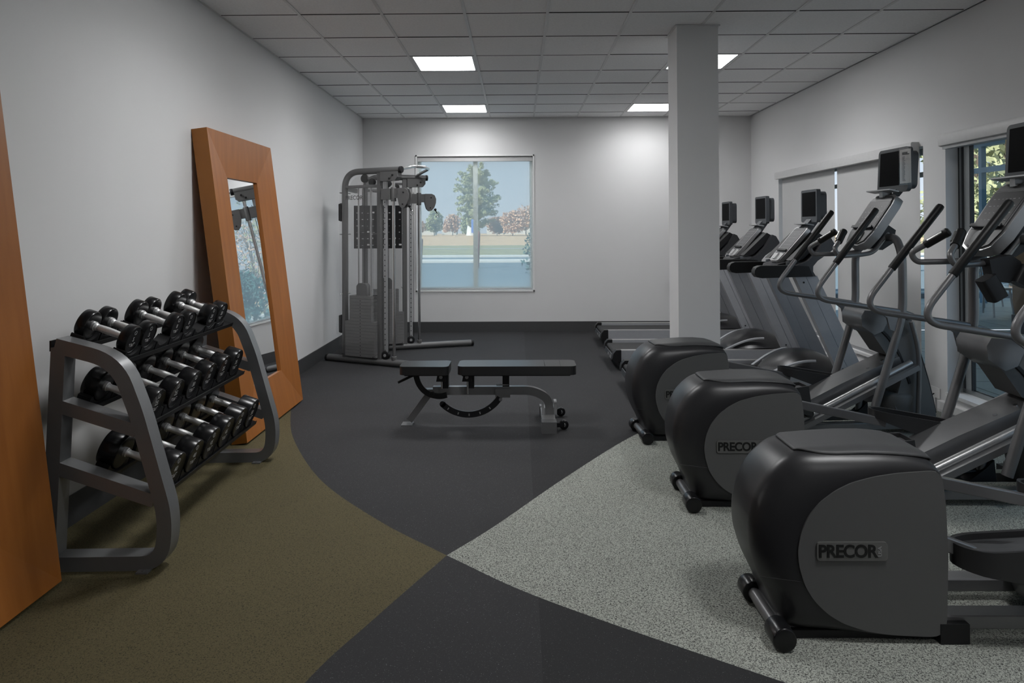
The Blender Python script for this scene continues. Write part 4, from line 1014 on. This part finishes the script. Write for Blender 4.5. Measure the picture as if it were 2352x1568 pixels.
# ------------------------------------------------------------------ outdoors
m_asph = mat('asphalt', (.13, .17, .20), .9, noise=.15, scale=3)
m_conc = mat('kerb_concrete', (.62, .60, .56), .9, noise=.08, scale=4)
m_lawn = mat('lawn', (.30, .28, .15), .95, noise=.3, scale=.8)
m_field = mat('dry_field', (.60, .40, .23), .95, noise=.25, scale=.35)
m_path = mat('path', (.42, .40, .36), .9, noise=.1)
m_stone = bpy.data.materials.new('patio_stone'); m_stone.use_nodes = True
_n = m_stone.node_tree.nodes; _l = m_stone.node_tree.links; _b = _n['Principled BSDF']; _b.inputs['Roughness'].default_value = .5
_t = _n.new('ShaderNodeTexCoord'); _k = _n.new('ShaderNodeTexBrick'); _k.inputs['Color1'].default_value = (.24, .27, .28, 1); _k.inputs['Color2'].default_value = (.30, .33, .34, 1)
_k.inputs['Mortar'].default_value = (.02, .02, .02, 1); _k.inputs['Scale'].default_value = 1; _k.inputs['Mortar Size'].default_value = .008; _k.inputs['Brick Width'].default_value = 1.2; _k.inputs['Row Height'].default_value = .6
_l.new(_t.outputs['Object'], _k.inputs['Vector']); _l.new(_k.outputs['Color'], _b.inputs['Base Color'])
def strip(name, m, y0, y1, z, label, x0=-60, x1=60):
    b = MB(); b.quad((x0, y0, z), (x1, y0, z), (x1, y1, z), (x0, y1, z)); o = b.build(name, m, smooth=0); o['kind'] = 'structure'; return o
strip('parking_lot', m_asph, YB+.2, 31, -.02, '')
strip('kerb_road', m_asph, 33, 37, -.02, '')
b = MB(); b.box(-60, 60, 31, 33, -.02, .06); struct(b.build('kerb_near', m_conc, smooth=0))
b = MB(); b.box(-60, 60, 37, 38.6, -.02, .06); struct(b.build('kerb_far', m_conc, smooth=0))
strip('lawn', m_lawn, 38.6, 66, .0, '', -90, 90); 
strip('footpath', m_path, 53, 54.6, .012, '', -90, 90)
strip('field', m_field, 66, 330, .0, '', -260, 260)
b = MB(); b.box(-30, 60, 14.3, 14.6, -.02, .08); struct(b.build('kerb_building', m_asph, smooth=0))
b = MB(); b.quad((XO, -3, -.03), (26, -3, -.03), (26, YB+.2, -.03), (XO, YB+.2, -.03)); b.quad((4, YB+.2, -.018), (26, YB+.2, -.018), (26, 16, -.018), (4, 16, -.018)); struct(b.build('patio_paving', m_stone, smooth=0))
def leafmat(name, c1, c2):
    m = mat(name, c1, .8, noise=.35, scale=1.2); return m
m_pine = leafmat('pine_needles', (.36, .38, .20), None); m_bush = leafmat('autumn_leaves', (.62, .40, .28), None); m_green = leafmat('green_leaves', (.30, .32, .16), None)
m_bark = mat('bark', (.12, .09, .07), .9); m_yel = leafmat('yellow_green_leaves', (.36, .37, .20), None); m_dkg = leafmat('shrub_leaves', (.05, .13, .12), None)
def foliage(name, centres, n, size, m, parent, seed=0, flat=1.):
    rng = np.random.default_rng(seed); co = []; fc = []
    C_ = np.array([c[:3] for c in centres]); Rr = np.array([c[3] for c in centres])
    wts = Rr**2; wts = wts/wts.sum()
    idx = rng.choice(len(C_), n, p=wts)
    d = rng.normal(size=(n, 3)); d /= np.linalg.norm(d, axis=1)[:, None]; rad = rng.uniform(.3, 1, n)**.5
    p = C_[idx]+d*(Rr[idx]*rad)[:, None]*np.array([1, 1, flat])
    a = rng.normal(size=(n, 3)); a /= np.linalg.norm(a, axis=1)[:, None]; b_ = np.cross(a, rng.normal(size=(n, 3))); b_ /= np.linalg.norm(b_, axis=1)[:, None]
    s = size*rng.uniform(.6, 1.4, n)[:, None]
    V = np.stack([p-a*s, p-b_*s*.45, p+a*s, p+b_*s*.45], 1).reshape(-1, 3)
    me = bpy.data.meshes.new(name); me.from_pydata(V.tolist(), [], [(4*i, 4*i+1, 4*i+2, 4*i+3) for i in range(n)]); me.materials.append(m)
    return link(name, me, parent)
def tree(x, y, h, w_, m, label, cat='tree', group=None, seed=1, n=3000, conif=False, name='tree', size=None, z0=0.):
    t = empty(name, (x, y, z0)); tag(t, label, cat, group); rng = random.Random(seed)
    b = MB(); b.tube([(0, 0, -.1), (.02*h*.2, 0, h*.5), (0, 0, h*.93)], (.010 if conif else .018)*h, seg=8, scl=[1, .6, .15]); cs = []
    if conif:
        for k in range(150):
            a = rng.uniform(0, 2*PI); q = rng.uniform(.14, .97); prof = math.sqrt(max(.02, 1-((q-.52)/.48)**2))
            rr_ = w_*min(1, prof)*rng.uniform(.45, 1); dz = h*q; tip = (rr_*math.cos(a), rr_*math.sin(a), dz+.05*h*rng.uniform(-.3, 1))
            b.tube([(0, 0, dz-.05*h), tip], .004*h, seg=5, scl=[1, .3])
            for s_ in (.55, .8, 1.): cs.append((tip[0]*s_, tip[1]*s_, dz-.05*h+(tip[2]-dz+.05*h)*s_+rng.uniform(-.03, .03)*h, w_*rng.uniform(.07, .13)))
    else:
        for k in range(26):
            a = rng.uniform(0, 2*PI); q = rng.uniform(.25, .92); rr_ = w_*math.sin(PI*(q*.9+.05))*rng.uniform(.2, .85)
            tip = (rr_*math.cos(a), rr_*math.sin(a), h*q); b.tube([(0, 0, h*q*.6), tip], .005*h, seg=5, scl=[1, .3]); cs.append((*tip, w_*.36))
    b.build('trunk', m_bark, t)
    foliage('foliage', cs, n, size or .035*h, m, t, seed, .8 if conif else .9)
    return t
tree(-10.9, 180, 18.2, 6.3, m_pine, 'tall airy pine tree in the field behind the back window', conif=True, n=16000, size=.30, seed=3, name='pine_tree')
bgx = [(-27.5, 5.0, 4.5, m_bush), (-23.5, 6.5, 3.4, m_green), (-19.8, 5.2, 3.8, m_bush), (-14.5, 4.6, 4.0, m_green), (-6.0, 4.6, 4.2, m_bush), (2.2, 7.6, 5.0, m_bush), (-1.5, 6.2, 4.2, m_bush), (5.6, 7.0, 3.6, m_green), (-33, 5.2, 5, m_bush), (11, 5.4, 5, m_bush)]
for i, (x, h, w_, m) in enumerate(bgx):
    nm = ['reddish bare tree', 'grey green round tree', 'brown shrubby tree', 'low green tree', 'low brown tree', 'tall reddish autumn tree', 'reddish autumn tree', 'dark green bushy tree', 'low reddish tree', 'low rust brown tree'][i]
    ps = ['at the left edge of the back window', 'left part of the tree line in the back window', 'between the round tree and the white tower', 'below the white tower', 'just right of the pine', 'right part of the back window', 'between pine and tall autumn tree', 'at the right edge of the back window', 'left beyond the back window view', 'right beyond the back window view'][i]
    tree(x, 176+15*(i % 3) if i != 3 else 200, h*(1+.08*(i % 3)), w_*.8, m, '%s %s' % (nm, ps), group='distant trees beyond the field', seed=20+i, n=1500, size=.38)
b = MB(); b.cyl((-13.3, 195, 0), (-13.3, 195, 5.6), 1.6, .9, 20); tag(b.build('water_tower', m_white), 'thin white tower rising from the distant tree line', 'tower')
for i, (x, l, h) in enumerate(((-27, 6, 2.0), (-21, 5, 2.0), (-3, 16, 4.0), (8, 9, 2.8))):
    b = MB(); b.box(x*1.15-l/2, x*1.15+l/2, 230+8*i, 236+8*i, 0, h*1.15, .1); b.box(x*1.15-l/2-.2, x*1.15+l/2+.2, 229.8+8*i, 236.2+8*i, h*1.15, h*1.15+.3); tag(b.build('distant_building', m_conc), 'pale low building %s' % ['far left in the back window', 'left of the white tower in the back window', 'long one behind the pine in the back window', 'at the right edge of the back window'][i], 'building', 'distant buildings')
for i, (x, y, h) in enumerate(((-4.3, 30, 1.05), (-1.6, 26.5, 1.35))):
    b = MB(); b.cyl((x, y, -.02), (x+.06, y, h), .07, .06, 12); b.lathe((x+.06, y, h), (0, 0, 1), [(0, .06), (.04, .04), (.05, 0)], 12)
    tag(b.build('bollard', mat('red_paint', (.25, .07, .06), .6)), 'dark red post at the parking lot edge, %s' % ['left window pane', 'beside the window mullion'][i], 'post', 'red posts in the parking lot')
b = MB(); b.cyl((-6.2, 95, 0), (-6.2, 95, 2.0), .06, seg=8); b.box(-6.55, -5.85, 94.9, 95, 1.1, 3.0, .02); tag(b.build('blue_sign', mat('blue_paint', (.10, .22, .62), .5)), 'small blue sign post beside the window mullion', 'sign')
for i, (x, y, h, w_, m, lb) in enumerate(((3.0, 17.5, 1.7, .6, m_dkg, 'blue green leafy shrub seen in the mirror reflection'), (4.6, 25, 4.6, 1.8, m_yel, 'yellow green tree seen in the mirror reflection'), (7.2, 29, 4.4, 2.0, m_bush, 'rust coloured tree seen in the mirror reflection'))):
    tree(x, y, h, w_, m, lb, seed=70+i, n=1800, size=.07, group='trees right of the back window view')
sp_ = tree(.36, 18, 1.5, .34, m_dkg, 'small leafy shrub at the lower right corner of the back window', cat='shrub', seed=5, n=420, size=.055, name='shrub'); 
# outside the right window
pf = empty('porch_frame', (9.0, 11, 0)); tag(pf, 'blue grey metal porch frame outside the right window', 'porch frame')
m_blue = mat('blue_grey_metal', (.10, .20, .28), .5)
b = MB()
for y in (.3, 2.4): b.box(-.045, .045, y-.045, y+.045, -.03, 3.1, .01)
b.build('post', m_blue, pf)
b = MB(); b.box(-.05, .05, -2.5, 3.1, 2.50, 2.60, .01); b.box(-.08, .08, -2.5, 3.1, 3.0, 3.2, .01); b.build('rail', m_blue, pf)
b = MB(); b.box(XO+.01, 9.3, 4.0, 14.2, 3.2, 3.35); tag(b.build('porch_roof', m_alu, smooth=0), 'grey porch ceiling outside the right window', 'roof')
b = MB(); b.box(8.2, 8.6, 10.6, 11.5, -.03, 1.75, .01); tag(b.build('brown_wall_panel', mat('brown_stucco', (.16, .085, .035), .8, noise=.15)), 'brown outdoor wall section past the bottle holder', 'wall')
b = MB(); b.box(6.9, 7.6, 9.2, 9.7, -.03, .22, .01); b.box(7.0, 7.5, 9.3, 9.6, .20, .24, .01); tag(b.build('planter', m_blk), 'low black planter box on the patio', 'planter')
b = MB(); b.prism([(-.1, 2.0), (.1, 2.0), (.1, 2.9), (-.1, 2.9)], 0, .12, 'XZ', .01); pl_ = b.build('wall_lantern', mat('amber_glass', (.45, .28, .08), .4)); pl_.location = (7.2, 9.95, 0); tag(pl_, 'amber slatted hanging lantern outside the right window', 'lantern')
def patio_chair(x, y, rz, lab):
    c = empty('patio_chair', (x, y, -.018), rz); tag(c, lab, 'chair', 'grey patio chairs'); mm = m_alu
    b = MB(); b.box(-.23, .23, -.23, .23, .43, .46, .008); b.build('seat', mm, c)
    for sx in (-1, 1):
        for sy in (-1, 1): b = MB(); b.tube([(sx*.21, sy*.21, .44), (sx*.25, sy*.25, 0)], .016, seg=10); b.build('leg', mm, c)
    b = MB(); b.tube(fillet([(-.21, .22, .44), (-.22, .28, .88), (.22, .28, .88), (.21, .22, .44)], .05), .014, seg=10)
    for k in range(4): b.box(-.19, .19, .235+.012*k, .25+.012*k, .52+.09*k, .57+.09*k, .003)
    b.build('backrest', mm, c)
    return c
patio_chair(7.8, 11.5, .4, 'grey patio chair outside, seen below the bottle holder')
patio_chair(8.6, 12.9, -1.2, 'grey patio chair farther away by the porch post')
for i, (x, y, h, w_, m) in enumerate(((14.5, 21.8, 6.0, 2.3, m_yel), (19.5, 27.0, 7.4, 3.0, m_green), (12.0, 16.8, 5.2, 2.0, m_yel), (27.0, 34.0, 9.5, 4.0, m_yel), (12.0, 10.0, 5.0, 2.4, m_green), (14.0, 6.0, 5.0, 2.6, m_yel), (13.0, 1.5, 5.0, 2.6, m_green))):
    tree(x, y, h, w_, m, 'leafy yellow green tree beyond the porch, %s' % ['straight behind the porch post', 'tall one at the right', 'low one nearest the porch', 'farthest back', 'beside the patio', 'near side of the patio', 'nearest side of the building'][i], group='trees beyond the porch', seed=40+i, n=2600, size=.13)
b = MB(); b.quad((26, -40, -.05), (300, -40, -.05), (300, 60, -.05), (26, 60, -.05)); struct(b.build('lawn_side', m_lawn, smooth=0))
